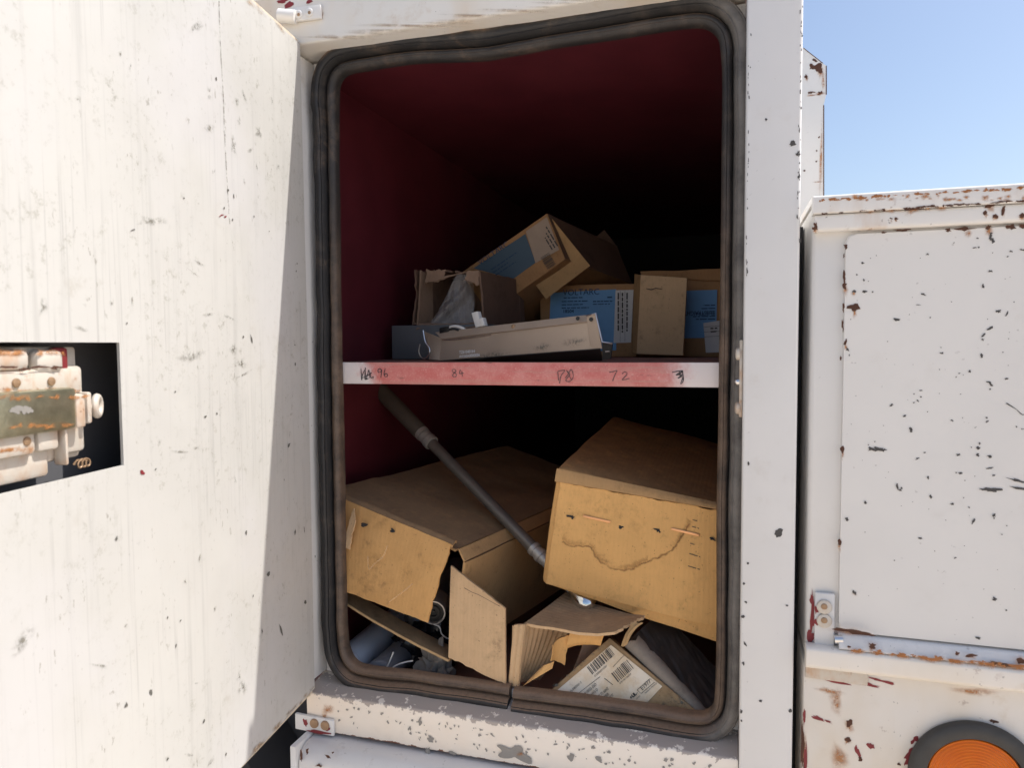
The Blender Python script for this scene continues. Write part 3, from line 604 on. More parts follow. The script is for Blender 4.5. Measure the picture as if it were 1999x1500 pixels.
lipr = [(1742, 405, 11, 3, 0), (1783, 405, 12, 5, 0), (1811, 402, 4, 3, 0), (1838, 400, 7, 3, 0), (1934, 400, 6, 4, -.3), (1959, 409, 2, 6, .2), (1943, 422, 4, 3, 0), (1994, 421, 5, 3, 0), (1592, 440, 3, 5, 0), (1591, 447, 4, 3, 0), (1740, 427, 2, 2, 0), (1749, 427, 2.5, 2, 0), (1924, 416, 3, 3, 0), (1700, 409, 5, 2, 0)]
blotches('rust_chips', px_items(lipr, -.0157), XU, ZU, M_chiprust, binp, irr=.7)
blotches('rust_stain', px_items([(a, b + 4, c_ * 1.3, d * 2.4, 0) for a, b, c_, d, _ in lipr], -.0156), XU, ZU, M_stain, binp, soft=True, lift=.0003)
blotches('rust_stain', px_items([(rnd(1650, 1999), rnd(383, 391) - 0 - 0, rnd(3, 9), rnd(2, 6), 0) for _ in range(26)], -.0202), XU, ZU, M_stain, binp, soft=True)
gut = [(1660, 1233, 26, 4, .06), (1685, 1237, 16, 2, .1), (1702, 1262, 6, 6, 0), (1657, 1263, 3, 2, 0), (1868, 1276, 3, 3, 0), (1896, 1281, 7, 3, 0), (1935, 1298, 8, 2, 0), (1960, 1299, 20, 3, .1), (1992, 1290, 6, 6, 0)]
blotches('rust_chips', px_items(gut, -.0205), XU, ZU, M_chiprust, binp, irr=.7)
blotches('rust_stain', px_items([(a, b + 1, c_ * 1.6, d * 2, 0) for a, b, c_, d, _ in gut], -.0204), XU, ZU, M_stain, binp, soft=True)
er = [(x, 390.5 - (x - 1590) * .061 + rnd(-.5, 3), rnd(1.5, 5), rnd(.6, 2), 0) for x in [rnd(1600, 2000) for _ in range(60)]]
blotches('edge_rust', px_items(er, -.0202), XU, ZU, M_rustlight, binp, irr=.8)
er2 = [(x, 417 - (x - 1590) * .061 + rnd(-1, 2), rnd(1.5, 6), rnd(.5, 1.6), 0) for x in [1600 + 400 * random.random() ** .7 for _ in range(50)]]
blotches('edge_rust', px_items(er2, -.0203), XU, ZU, M_chiprust, binp, irr=.8)
er3 = [(x, 1303 + (x - 1630) * .1 + rnd(-4, 2), rnd(2, 8), rnd(.8, 2.4), 0) for x in [1640 + 370 * random.random() ** .8 for _ in range(40)]]
blotches('edge_rust', px_items([(a, b - 36, c_, d, e) for a, b, c_, d, e in er3], -.0230), XU, ZU, M_rustlight, binp, irr=.8)
blotches('rust_stain', px_items([(a, b - 34, c_ * 3, d * 3.5, 0) for a, b, c_, d, e in er3[:26]] , -.0229), XU, ZU, M_stain, binp, soft=True)
# fender below the bin with the marker light
fen = box('fender_panel', (.0968, .004, .45), (BX1, .30, 1.0222), M_fender, T, .003)
tag(fen, 'stained white lower panel under the bin with red primer scratches')
obox('ribbed_bracket', P(1572, 1324, -.003), P(1694, 1340, -.003) - P(1572, 1324, -.003), V(0, .006, 0), V(0, 0, .0165), M_latch, fen, .001)
fm = [(1598, 1403, 12, 3, .35), (1617, 1410, 6, 1.5, .35), (1673, 1465, 3, 8, -.4), (1699, 1457, 5, 5, 0), (1640, 1333, 22, 2.5, .1), (1720, 1330, 18, 2.5, .1), (1690, 1337, 24, 3, .1), (1573, 1480, 3, 22, 0), (1569, 1400, 2, 14, 0), (1778, 1470, 5, 14, .6), (1786, 1446, 4, 9, .7), (1772, 1486, 3, 10, .4)]
blotches('red_primer', px_items(fm, .0038), XU, ZU, M_redprimer, fen, irr=.7)
blotches('rust_chips', px_items([(1658, 1413, 4, 7, .3), (1654, 1445, 5, 4, 0), (1679, 1483, 3, 4, 0), (1755, 1493, 3, 2, 0), (1938, 1409, 6, 3, 0), (1566, 1455, 2.5, 40, 0), (1571, 1490, 4, 12, 0)], .0038), XU, ZU, M_chiprust, fen, irr=.7)
blotches('rust_stain', px_items([(1632, 1370, 12, 26, 0), (1658, 1418, 9, 13, 0), (1654, 1448, 8, 8, 0), (1570, 1465, 6, 45, 0), (1620, 1350, 30, 8, 0), (1905, 1352, 40, 10, 0), (1640, 1480, 26, 26, 0)], .0038), XU, ZU, M_stain, fen, soft=True, lift=.0003)
lc = P(1901, 1521, .0)
ml = lathe('marker_light', [(.0745, .004), (.0745, .012), (.071, .0155), (.063, .0165), (.0555, .014), (.054, .006), (.054, .0)], V(lc.x, .0045, lc.z), V(0, -1, 0), M_grommet, T, 64)
tag(ml, 'round amber marker light in a black rubber grommet')
lp = []
for i in range(60):
    r = .0525 * (1 - i / 59); lp.append((r, .0105 + .007 * (1 - (r / .0525) ** 2) + .0005 * (1 if i % 4 < 2 else -1)))
lathe('lens', [(.0535, .002), (.0535, .009)] + lp, V(lc.x, .0045, lc.z), V(0, -1, 0), M_amber, ml, 64)
# taller board further back behind the pillar
RB = .8
bpts = [(1540, 75), (1570, 95), (1604, 122), (1613, 128), (1613, 183), (1608, 205), (1608, 430), (1540, 430)]
bv = [P(x, y, RB) for x, y in bpts]; nb = len(bv)
rb = mob('rear_board', bv + [v + V(0, .004, 0) for v in bv], [tuple(range(nb))] + [tuple(range(2 * nb - 1, nb - 1, -1))] + [(i, nb + i, nb + (i + 1) % nb, (i + 1) % nb) for i in range(nb)], M_bin, T)
tag(rb, 'tall white sheet metal board with rust streaks at its bent top corner')
for nm, a, b, w in (('edge_flange', (1608, 205), (1608, 420), .006), ('edge_flange', (1613, 128), (1613, 184), .006), ('edge_flange', (1568, 93), (1606, 123), .006)):
    a3, b3 = P(*a, RB), P(*b, RB); obox(nm, a3 + V(-.001, -.001, 0), V(.0022, 0, 0), V(0, .006, 0), b3 - a3, M_chiprust, rb, .0004)
box('board_post', (bv[5].x - .19, RB + .006, 1.0), (bv[5].x - .06, RB + .09, P(1570, 110, RB).z), M_bin, rb, .003)
blotches('rust_chips', px_items([(1597, 129, 8, 4, -.3), (1600, 137, 4, 6, .6), (1584, 128, 3, 5, .5), (1574, 149, 2.5, 4, 0), (1602, 181, 4, 3, -.4), (1584, 180, 6, 2, 0), (1599, 268, 1.5, 2, 0), (1594, 294, 1.5, 1.5, 0), (1594, 315, 1.5, 1.5, 0), (1570, 333, 1.5, 1.5, 0), (1590, 117, 4, 1.5, .7)], RB - .0004), XU, ZU, M_chiprust, rb, irr=.7)
blotches('rust_stain', px_items([(1602, 140, 7, 14, 0), (1600, 183, 13, 4, 0), (1582, 186, 14, 2, 0), (1575, 152, 3, 7, 0), (1597, 355, 12, 2, 0), (1603, 300, 3, 80, 0), (1607, 160, 4, 20, 0)], RB - .0003), XU, ZU, M_stain, rb, soft=True, lift=.0003)

# ---- the open door
HO = V(-.648, -.004, 0); DE = V(.122, -.9925, 0).normalized(); DN = V(-DE.y, DE.x, 0)
def D3(s, z, m=0.0): return HO + DE * s + DN * m + V(0, 0, z)
def DS(x, y):
    p = PL(x, y, HO, DN); return ((p - HO).dot(DE), p.z)
DZ0, DZ1, DW = .8865, 1.9245, .665
HS0, HS1, HZ0, HZ1 = .4212, .62, 1.3287, 1.4552
def door_panel():
    ss = [.001, HS0, HS1, DW]; zs = [DZ0, HZ0, HZ1, DZ1]; bm = bmesh.new()
    top = {(i, j): bm.verts.new(D3(ss[i], zs[j], 0)) for i in range(4) for j in range(4)}
    bot = {(i, j): bm.verts.new(D3(ss[i], zs[j], -.0032)) for i in range(4) for j in range(4)}
    for i in range(3):
        for j in range(3):
            if (i, j) == (1, 1): continue
            bm.faces.new((top[i, j], top[i + 1, j], top[i + 1, j + 1], top[i, j + 1])); bm.faces.new((bot[i, j], bot[i, j + 1], bot[i + 1, j + 1], bot[i + 1, j]))
    for k in range(3):
        for a, b in (((k, 0), (k + 1, 0)), ((k, 3), (k + 1, 3)), ((0, k), (0, k + 1)), ((3, k), (3, k + 1))): bm.faces.new((top[a], bot[a], bot[b], top[b]))
    for a, b in (((1, 1), (2, 1)), ((2, 1), (2, 2)), ((2, 2), (1, 2)), ((1, 2), (1, 1))): bm.faces.new((top[a], bot[a], bot[b], top[b]))
    eds = [e for e in bm.edges if all(any(v is top[i, j] for i in (0, 3) for j in range(4)) or any(v is top[i, j] for j in (0, 3) for i in range(4)) for v in e.verts) and len([f for f in e.link_faces if abs(f.normal.dot(DN)) > .5 or True]) == 2]
    rim = [e for e in eds if (all(abs((v.co - HO).dot(DE) - .001) < 1e-5 for v in e.verts) or all(abs(v.co.z - DZ0) < 1e-5 for v in e.verts) or all(abs(v.co.z - DZ1) < 1e-5 for v in e.verts))]
    bmesh.ops.bevel(bm, geom=rim, offset=.0028, segments=3, affect='EDGES')
    return bm_ob('compartment_door', bm, M_door, T, True)
door = door_panel()
tag(door, 'open white compartment door, scuffed inner face half in sunlight')
def dbox(name, s0, s1, z0, z1, m0, m1, mat, bevel=.002):
    return obox(name, D3(s0, z0, m0), DE * (s1 - s0), DN * (m1 - m0), V(0, 0, z1 - z0), mat, door, bevel)
def door_hem():
    bm = bmesh.new()
    for a, b, c_, d in ((.004, DW + .006, DZ0 - .0045, DZ0 + .012), (.004, DW + .006, DZ1 - .012, DZ1 + .0045), (.004, .02, DZ0 + .013, DZ1 - .013), (DW - .010, DW + .006, DZ0 + .013, DZ1 - .013)):
        add_obox(bm, D3(a, c_, -.0630), DE * (b - a), DN * .0594, V(0, 0, d - c_), .001)
    bm_ob('hem', bm, M_hem, door)
dbox('outer_skin', -.006, DW + .014, DZ0 - .011, DZ1 + .013, -.0665, -.0635, M_frame, .001)
door_hem()
dbox('recess_back', HS0 - .10, HS1 + .03, HZ0 - .10, HZ1 + .10, -.0632, -.0622, M_recess, 0)  # dark grey for white paint in shadow, shade put into the colour
# latch in the recess (pixel-measured on the door plane)
def lrect(name, x0, y0, x1, y1, m0, m1, mat, bevel=.003):
    s1, zt = DS(x0, y0); s0, zb = DS(x1, y1); return dbox(name, s0, s1, zb, zt, m0, m1, mat, bevel)
lrect('latch_plate', -60, 676, 186, 892, -.034, -.016, M_latch, .004)
lrect('side_plate', 128, 716, 184, 880, -.016, -.009, M_latch, .004)
lrect('brace', 120, 678, 150, 726, -.016, -.008, M_redprimer, .003)
lrect('latch_lug', -30, 683, 68, 724, -.016, -.003, M_latch, .006)
lrect('latch_lug', 78, 683, 134, 728, -.016, -.003, M_latch, .006)
lrect('latch_ridge', -60, 727, 172, 768, -.016, -.005, M_latch, .004)
lrect('latch_bar', -60, 772, 150, 836, -.016, .002, M_brassworn, .004)
lrect('bar_collar', 142, 770, 164, 834, -.016, .0035, M_latch, .003)
lrect('bar_collar', 168, 766, 180, 826, -.016, .001, M_latch, .002)
lrect('latch_foot', -60, 842, 80, 886, -.016, -.004, M_latch, .004)
lrect('latch_foot', 84, 842, 126, 876, -.016, -.005, M_latch, .003)
lrect('foot_flange', -60, 890, 120, 930, -.030, -.012, M_latch, .004)
lrect('latch_rib', 131, 838, 140, 908, -.016, -.002, M_latch, .002)
for q in ((108, 745), (40, 748), (60, 862)):
    s_, z_ = DS(*q); disc('latch_rivet', D3(s_, z_, -.0045), DN, .004, .002, M_bolt, door)
def edge_stains(y, x0, x1, m, n, mat, th=.0025, nm='rust_stain', soft=True):
    it = []
    for i in range(n):
        s_, z_ = DS(rnd(x0, x1), y + rnd(-3, 3)); it.append((D3(s_, z_, m), rnd(.003, .010), rnd(.4, 1) * th, rnd(-.2, .2)))
    blotches(nm, it, DE, V(0, 0, 1), mat, door, off=DN * .0004, soft=soft, irr=.6)
edge_stains(689, -5, 66, -.003, 10, M_stain, .004); edge_stains(689, 82, 130, -.003, 7, M_stain, .004); edge_stains(719, 0, 128, -.003, 8, M_chiprust, .0012, 'rust_chips', False)
edge_stains(763, 0, 168, -.005, 16, M_stain, .004); edge_stains(776, 0, 146, .002, 14, M_stain, .003); edge_stains(832, 0, 146, .002, 14, M_stain, .003); edge_stains(880, 0, 76, -.004, 9, M_stain, .004); edge_stains(800, 0, 60, .002, 5, M_greychip, .004, 'worn_spots', False)
edge_stains(775, 144, 162, .0035, 4, M_stain, .003); edge_stains(850, 0, 70, -.004, 5, M_chiprust, .0014, 'rust_chips', False)
es, ez = DS(200, 793); ec = D3(es, ez, -.006)
lathe('eye_bolt', [(.0052 + .0036 * (1 + cos(a)) , .0036 * sin(a)) for a in [2 * pi * k / 14 for k in range(15)]], ec, DN * 1 + DE * -.5, M_latch, door, 28)
tube('eye_shank', [ec + DE * .006, ec + DE * .022], .0042, M_latch, door)
cs, cz = DS(182, 908)
tube('spring', [D3(cs + .004 * cos(t), cz + .004 * sin(t), -.018 + 0) + DE * (-.0016 * t / 2) for t in [k * .5 for k in range(40)]], .0011, M_bolt, door, 6)
# scuffs on the door
def ditems(lst, org, s):
    out = []
    for x, y, a, b, *r in lst:
        p = PL(org[0] + x * s, org[1] + y * s, HO, DN); d = (p - CAM).length; k = s * d / FPX * .95
        out.append((p, a * k * 1.5, b * k, -(r[0] if r else rnd(-.4, .4))))
    return out
g1 = [(1165, 520, 16, 42, .2), (1170, 715, 40, 26, .3), (840, 1235, 75, 34, .15), (1300, 810, 22, 60, .1), (1335, 680, 15, 25), (1190, 955, 20, 13, .6), (1360, 540, 14, 40), (1320, 570, 12, 30), (1515, 560, 12, 20), (1250, 740, 14, 26), (1440, 740, 30, 40, .4), (1550, 930, 18, 26), (1090, 150, 70, 26, .7), (670, 300, 12, 14), (430, 550, 16, 18, .6), (725, 370, 6, 30), (1395, 840, 40, 12, .5), (1430, 930, 10, 22), (1360, 1010, 8, 26, .4), (690, 1375, 22, 8, .3)]
g2 = [(1080, 95, 40, 6), (1000, 1092, 90, 6, -.18), (1100, 1073, 40, 9, -.1), (240, 280, 26, 46, -.4), (1160, 325, 34, 12), (1280, 345, 50, 14), (1300, 520, 30, 40), (1340, 600, 50, 30), (1350, 665, 60, 10), (620, 265, 12, 16), (735, 240, 6, 40), (880, 1040, 14, 30, .4), (1060, 560, 90, 30), (1110, 40, 40, 12), (460, 410, 40, 12), (1310, 1250, 10, 26)]
g3 = [(1110, 330, 14, 26), (1030, 460, 7, 24), (1195, 615, 14, 18, .4), (560, 930, 60, 10, -.5), (700, 710, 14, 14), (1090, 1030, 14, 8), (1350, 1050, 40, 40, -.8), (1060, 1430, 40, 12, -.6), (1330, 990, 20, 40), (1170, 1470, 20, 20), (120, 800, 60, 40)]
blotches('grime_smudges', ditems(g1, (0, 0), .35) + ditems(g2, (0, 500), .35) + ditems(g3, (0, 975), .35), DE, V(0, 0, 1), M_grime, door, off=DN * .0005, soft=True, irr=.6)
s1 = [(1205, 440, 5, 8), (1270, 1060, 6, 8), (1302, 1095, 3, 12), (1295, 1225, 4, 6), (1415, 1208, 3, 5), (1500, 1290, 3, 3), (1025, 1105, 4, 4), (1248, 1160, 4, 6), (740, 1283, 12, 3, .3), (1655, 1470, 3, 6)]
s2 = [(1400, 460, 4, 22, .3), (1355, 452, 5, 5), (1208, 878, 5, 5), (1142, 897, 6, 5), (975, 757, 4, 5), (1643, 497, 5, 5), (867, 1190, 5, 6), (1650, 85, 4, 6), (1645, 605, 6, 10), (1583, 1250, 3, 6), (1610, 1055, 8, 10), (705, 375, 4, 5)]
s3 = [(840, 1075, 7, 15, -.3), (1372, 185, 5, 12), (1645, 185, 6, 14), (1695, 170, 3, 20), (1495, 418, 9, 9), (1700, 575, 10, 9), (1460, 738, 3, 14), (1565, 730, 5, 34, .4), (980, 815, 4, 10), (932, 660, 3, 5), (1005, 677, 4, 4), (1135, 1240, 5, 8), (1258, 1425, 4, 6), (932, 1452, 5, 6), (702, 1150, 6, 10, -.5), (648, 220, 6, 8), (1410, 540, 3, 8), (1755, 320, 3, 8)]
blotches('paint_chips', ditems(s1, (0, 0), .35) + ditems(s2, (0, 500), .35) + ditems(s3, (0, 975), .35), DE, V(0, 0, 1), M_scuff, door, off=DN * .0006, irr=.6)
blotches('red_primer', ditems([(1235, 1200, 18, 4, .4), (1255, 1208, 10, 4, .3)], (0, 0), .35) + ditems([(790, 1208, 10, 8)], (0, 500), .35), DE, V(0, 0, 1), M_redprimer, door, off=DN * .0006, irr=.7)
ribbon('drip_line', [smooth_path([PL(x * .35, y * .35, HO, DN) for x, y in ((1220, 0), (1225, 200), (1235, 380), (1245, 560), (1252, 760), (1268, 1060), (1280, 1250))], 14)], .0022, DN, M_grime, door, .0005, fade_edges=True)
tops = []
for i in range(26):
    s = rnd(.005, .3); tops.append((D3(s, DZ1 - rnd(.001, .008)), rnd(.008, .02), rnd(.003, .007), 0))
for i in range(20):
    s = rnd(.005, .2); tops.append((D3(s, DZ0 + rnd(.001, .008)), rnd(.008, .02), rnd(.003, .007), 0))
blotches('dust_streaks', tops, DE, V(0, 0, 1), M_dust, door, off=DN * .0006, soft=True)

# ------------------------------------------------------------------ things on the shelf
SZ = 1.4208
def textlines(name, o, ux, uy, w, rows, h, mat, parent, gap=None, fill=1.0, lift=.0032):
    rects = []; y = 0
    for r in range(rows):
        x = 0; L = w * rnd(.6, 1) * fill
        while x < L: k = rnd(.004, .016); rects.append((x, y, min(x + k, L), y + h)); x += k + .0022
        y -= gap or h * 2.1
    return quads(name, rects, o, ux, uy, mat, parent, lift)
def quad_on(name, pts, N, mat, parent, lift=.0008):
    return mob(name, [p + N * lift for p in pts] + [p + N * (lift - .0004) for p in pts], [(0, 1, 2, 3), (7, 6, 5, 4), (0, 4, 5, 1), (1, 5, 6, 2), (2, 6, 7, 3), (3, 7, 4, 0)], mat, parent)
NY = V(0, -1, 0)
# long lamp carton, VOLTARC
vY = .62
def vp(x, y): return P(x, y, vY)
v0 = vp(1055, 690); v0.z = SZ + .001
vt = thing('lamp_carton', 'long brown lamp carton with a bright blue VOLTARC label lying behind the metal housing', 'box', (v0.x + .1, vY, SZ), 'lamp cartons on the shelf')
vw = vp(1243, 690).x - v0.x; vh = vp(1150, 556).z - v0.z
obox('body', V(v0.x, vY, v0.z), V(vw, 0, 0), V(0, .42, 0), V(0, 0, vh), M_card_lamp, vt, .003, .0015, 3, 2)
lab = quad_on('blue_label', [vp(1071, 690) , vp(1203, 684), vp(1203, 565), vp(1075, 572)], NY, M_blue, vt, .0012)
wl = quad_on('white_label', [vp(1198, 670), vp(1232, 669), vp(1237, 566), vp(1202, 567)], NY, M_wlabel, vt, .002)
text('lettering', 'VOLTARC', .0195, vp(1099, 577) , XU, ZU, M_inkblue, lab, .0024, sx=.98)
text('lettering', '18504', .0105, vp(1099, 611), XU, ZU, M_inkblue, lab, .0024, bold=.0003)
textlines('small_print', vp(1101, 583), XU, ZU, .045, 1, .0022, M_inkblue, lab)
textlines('small_print', vp(1097, 590), XU, ZU, .066, 3, .0020, M_inkblue, lab, .0075)
textlines('small_print', vp(1186, 582), XU, ZU, .014, 1, .003, M_inkblue, lab)
textlines('small_print', vp(1158, 590), XU, ZU, .045, 2, .0018, M_inkblue, lab, .006)
quads('label_rules', [(.0, -.0006, .048, 0)], vp(1158, 588), XU, ZU, M_inkblue, lab, .0024)
for xx in (1206, 1214, 1223): textlines('small_print', vp(xx, 572), -ZU, XU, .10, 1, .0035, M_inkgrey, wl)
quads('label_rules', [(0, 0, .115, .0006), (0, .0105, .115, .0111)], vp(1211, 568), -ZU, XU, M_inkgrey, wl, .0028)
# second lamp carton with opened flap
tY = .60
def tp(x, y): return P(x, y, tY)
t0 = tp(1246, 690); t0.z = SZ + .001
tt = thing('lamp_carton', 'taller lamp carton at the right with an opened flap and upside-down lettering', 'box', (t0.x + .1, tY, SZ), 'lamp cartons on the shelf')
tw = .045 - t0.x; tH = tp(1330, 536).z - t0.z
obox('body', V(t0.x, tY, t0.z), V(tw, 0, 0), V(0, .46, 0), V(0, 0, tH), M_card_lamp, tt, .003, .002, 3, 4)
sheet('top_flap', [tp(1250, 531), tp(1430, 524), P(1430, 551, tY - .006), P(1252, 541, tY - .006)], .003, M_card_lamp, tt, 14, 4, .003, 3, ragged=(.15, 0, .3, .1))
quad_on('blue_label', [tp(1330, 661), tp(1398, 659), tp(1400, 566), tp(1335, 568)], NY, M_blue, tt, .0025); lab2 = tt.children[-1] if tt.children else tt
lab2 = [o for o in bpy.data.objects if o.name.startswith('blue_label')][-1]
text('lettering', 'TUFSTRAIGHT', .0135, tp(1396, 607), -XU, -ZU, M_inkblue, lab2, .0036, sx=.75, bold=.0002)
textlines('small_print', tp(1396, 595), -XU, -ZU, .03, 3, .0022, M_inkblue, lab2, -.0068, lift=.0036)
textlines('small_print', tp(1396, 622), -XU, -ZU, .05, 3, .0022, M_inkblue, lab2, .006, lift=.0036)
pl_ = quad_on('paper_label', [P(1378, 689, tY - .004), P(1412, 688, tY - .004), P(1412, 625, tY - .004), P(1373, 631, tY - .004)], NY, M_wlabel, tt, .001)
quads('label_rules', [(0, 0, .05, .0007), (0, -.011, .05, -.0103), (0, -.0215, .05, -.0208)], P(1374, 639, tY - .004), V(1, 0, .06), ZU, M_inkgrey, pl_, .0018)
textlines('small_print', P(1387, 643, tY - .004), V(1, 0, .05), ZU, .02, 2, .003, M_inkgrey, pl_, .007)
fY = .545
sheet('open_flap', [P(1243, 691, fY), P(1333, 694, fY - .02), P(1341, 543, fY - .02), P(1251, 537, fY)], .004, M_card3, tt, 10, 10, .0012, 5, bulge=(.002, 0))
sheet('flap_crease', [P(1234, 688, tY - .004), P(1243.5, 691, fY), P(1251.5, 537, fY), P(1239, 535, tY - .004)], .004, M_card2, tt, 4, 10, .001, 6)
ribbon('tear', [[P(x, y, fY - .012) for x, y in ((1262, 564), (1272, 566), (1280, 563), (1293, 565))]], .002, NY, M_ink, tt, .004)
# grey enamelled box under the torn carton
gb = obox('grey_metal_box', P(765, 697, .33) * 1, V(.21, .0, 0), V(0, .20, 0), V(0, 0, P(765, 637, .33).z - SZ), M_greybox, None, .002)
gb.location.z += SZ + .0012 - min((gb.matrix_basis @ v.co).z for v in gb.data.vertices)
tag(gb, 'plain dark grey metal box beside the compartment wall, underneath the torn carton', 'box')
# torn open carton
gz = P(765, 637, .33).z
cY = .335
tc = thing('torn_carton', 'dark torn carton with its ragged open end facing out, on the grey metal box', 'box', tuple(P(870, 636, cY)))
def cp(x, y, Y=cY): return P(x, y, Y)
bl, br_, tl, tr = cp(808, 634), cp(945, 634), cp(812, 527), cp(938, 530)
DD = V(.018, .20, 0)
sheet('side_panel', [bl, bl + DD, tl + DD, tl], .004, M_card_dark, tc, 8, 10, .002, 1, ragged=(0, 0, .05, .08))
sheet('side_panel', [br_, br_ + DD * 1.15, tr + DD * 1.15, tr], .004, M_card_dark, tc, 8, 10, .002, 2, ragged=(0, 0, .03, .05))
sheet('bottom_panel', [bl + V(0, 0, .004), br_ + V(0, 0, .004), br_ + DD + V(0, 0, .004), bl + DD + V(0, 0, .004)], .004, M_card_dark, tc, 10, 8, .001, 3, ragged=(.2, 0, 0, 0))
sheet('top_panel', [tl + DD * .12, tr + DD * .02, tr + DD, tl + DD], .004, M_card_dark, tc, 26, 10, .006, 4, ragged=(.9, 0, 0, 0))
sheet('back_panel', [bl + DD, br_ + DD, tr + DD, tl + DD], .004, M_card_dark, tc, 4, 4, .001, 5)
sheet('torn_flap', [cp(817, 634, cY - .003), cp(846, 634, cY + .05), cp(846, 540, cY + .05), cp(822, 528, cY - .003)], .004, M_card_mid, tc, 6, 10, .003, 6, ragged=(0, .2, .12, 0))
sheet('torn_strip', [cp(846, 551), cp(905, 532), cp(938, 526), cp(850, 541)], .003, M_card_mid, tc, 14, 5, .004, 7, ragged=(.8, .1, .6, .1))
sheet('torn_strip', [cp(826, 556), cp(868, 548), cp(872, 526), cp(830, 524)], .003, M_card_mid, tc, 16, 8, .007, 21, ragged=(1.2, .3, .6, .2))
sheet('torn_strip', [cp(812, 644, cY - .006), cp(944, 642, cY - .006), cp(944, 631, cY), cp(812, 632, cY)], .003, M_card_mid, tc, 26, 5, .005, 22, ragged=(1.2, .1, .3, .1))
sheet('torn_strip', [cp(905, 548), cp(934, 560), cp(936, 528), cp(912, 528)], .003, M_card_mid, tc, 12, 8, .005, 23, ragged=(1.0, .1, .2, .4))
# plastic bag inside the torn carton
pb = sheet('plastic_bag', [cp(842, 634, cY + .02), cp(925, 632, cY + .015), cp(926, 540, cY + .05), cp(892, 536, cY + .02)], .0006, M_bag, None, 24, 24, .012, 9, bulge=(.012, .0), fold=lambda u, v: .016 * math.exp(-((v - u * .95 - .02) * 5) ** 2) + .012 * abs(mnoise.noise(V(u * 3 + v * 2, v * 2.5, 7))) + .004 * mnoise.noise(V(u * 9, v * 8, 3)))
tag(pb, 'crumpled clear plastic bag poking out of the torn dark carton', 'plastic bag')
# tilted lamp carton with blue label
lY = .52
def lp_(x, y, Y=lY): return P(x, y, Y)
LC = thing('lamp_carton', 'lamp carton tipped up at an angle behind the torn dark carton', 'box', tuple(P(1000, 560, lY + .1)), 'lamp cartons on the shelf')
A_, B_, C_, D_ = lp_(900, 533), lp_(1068, 417), lp_(1103, 506), lp_(955, 612)
DEP = V(.10, .34, -.03)
sheet('front_panel', [D_, C_, B_, A_], .004, M_card_lamp, LC, 12, 10, .0015, 11)
sheet('upper_panel', [B_ + V(0, .002, 0), B_ + DEP, A_ + DEP, A_ + V(0, .002, 0)], .004, M_card_dark, LC, 8, 8, .002, 12)  # darker board than the front: shade of the far side put into colour
sheet('end_panel', [C_ + V(0, .002, 0), C_ + DEP, B_ + DEP, B_ + V(0, .002, 0)], .004, M_card_dark, LC, 6, 8, .002, 13)  # end side shaded by its darker board colour too
sheet('lower_panel', [D_ + V(0, .002, 0), D_ + DEP, C_ + DEP, C_ + V(0, .002, 0)], .004, M_card_lamp, LC, 6, 8, .002, 14)
sheet('end_flap', [lp_(1040, 549, lY + .022), lp_(1066, 584, lY + .028), lp_(1152, 519, lY + .035), lp_(1073, 421, lY + .012)], .004, M_card2, LC, 10, 8, .002, 15)
sheet('far_flap', [lp_(1152, 472, lY + .33), lp_(1185, 490, lY + .33), lp_(1204, 480, lY + .36), lp_(1180, 448, lY + .36)], .004, M_card_dark, LC, 4, 4, .002, 16)  # dark board colour keeps this far flap looking shaded
FN = ((C_ - D_).cross(A_ - D_)).normalized(); FN = FN if FN.y < 0 else -FN
EU = (B_ - A_).normalized(); EV = FN.cross(EU); EV = EV if EV.z > 0 else -EV
def lq(x, y): return PL(x, y, A_, FN)
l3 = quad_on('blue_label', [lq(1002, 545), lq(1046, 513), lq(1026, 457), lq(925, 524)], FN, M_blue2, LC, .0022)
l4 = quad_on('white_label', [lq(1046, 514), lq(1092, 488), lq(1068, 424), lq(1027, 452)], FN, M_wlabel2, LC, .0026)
text('lettering', 'VOLTARC', .018, lq(938, 519), EU, EV, M_inkblue, l3, .003)
textlines('small_print', lq(960, 528), EU, EV, .07, 3, .0022, M_inkblue, l3, .008)
quads('barcode', [(i * .0022, 0, i * .0022 + rnd(.0005, .0015), .022) for i in range(14)], lq(1056, 504), -EV, EU, M_inkgrey, l4, .0036)
textlines('small_print', lq(1080, 487), EV, -EU, .05, 3, .003, M_inkgrey, l4, .007, lift=.0036)
# dusty metal housing at the shelf edge
MH = thing('metal_housing', 'dusty bronze sheet metal housing with printed numbers lying at the shelf edge', 'housing', tuple(P(1000, 706, .15)))
def mY(x): return .235 - (x - 850) / 320 * .125
def mp(x, y, dy=0.0): return P(x, y, mY(x) + dy)
sheet('face', [mp(857, 704, -.004), mp(1172, 680, -.004), mp(1150, 627), mp(862, 662)], .0016, M_bronze, MH, 14, 4, .0006, 1)
sheet('top_flange', [mp(862, 662, -.0045), mp(1150, 627.5, -.0045), mp(1146, 615, .004), mp(850, 649, .004)], .0016, M_bronze, MH, 14, 3, .0006, 2)
sheet('bottom_plate', [mp(857, 704, -.0035), mp(1172, 680, -.0035), P(1176, 703, mY(1176) + .04), P(862, 707.2, mY(862) + .03)], .0016, M_black, MH, 14, 3, .0003, 3)
bk = [mp(850, 649, .004), mp(1146, 615, .004)]
sheet('back_plate', [V(bk[0].x, bk[0].y + .055, SZ + .003), V(bk[1].x - .022, bk[1].y + .05, SZ + .003), bk[1] + V(-.022, .05, 0), bk[0] + V(.0, .05, 0)], .0016, M_black, MH, 8, 4, .0003, 4)
sheet('cover', [bk[0], bk[1], bk[1] + V(-.022, .05, 0), bk[0] + V(.0, .05, 0)], .0016, M_bronze, MH, 8, 3, .0004, 5)
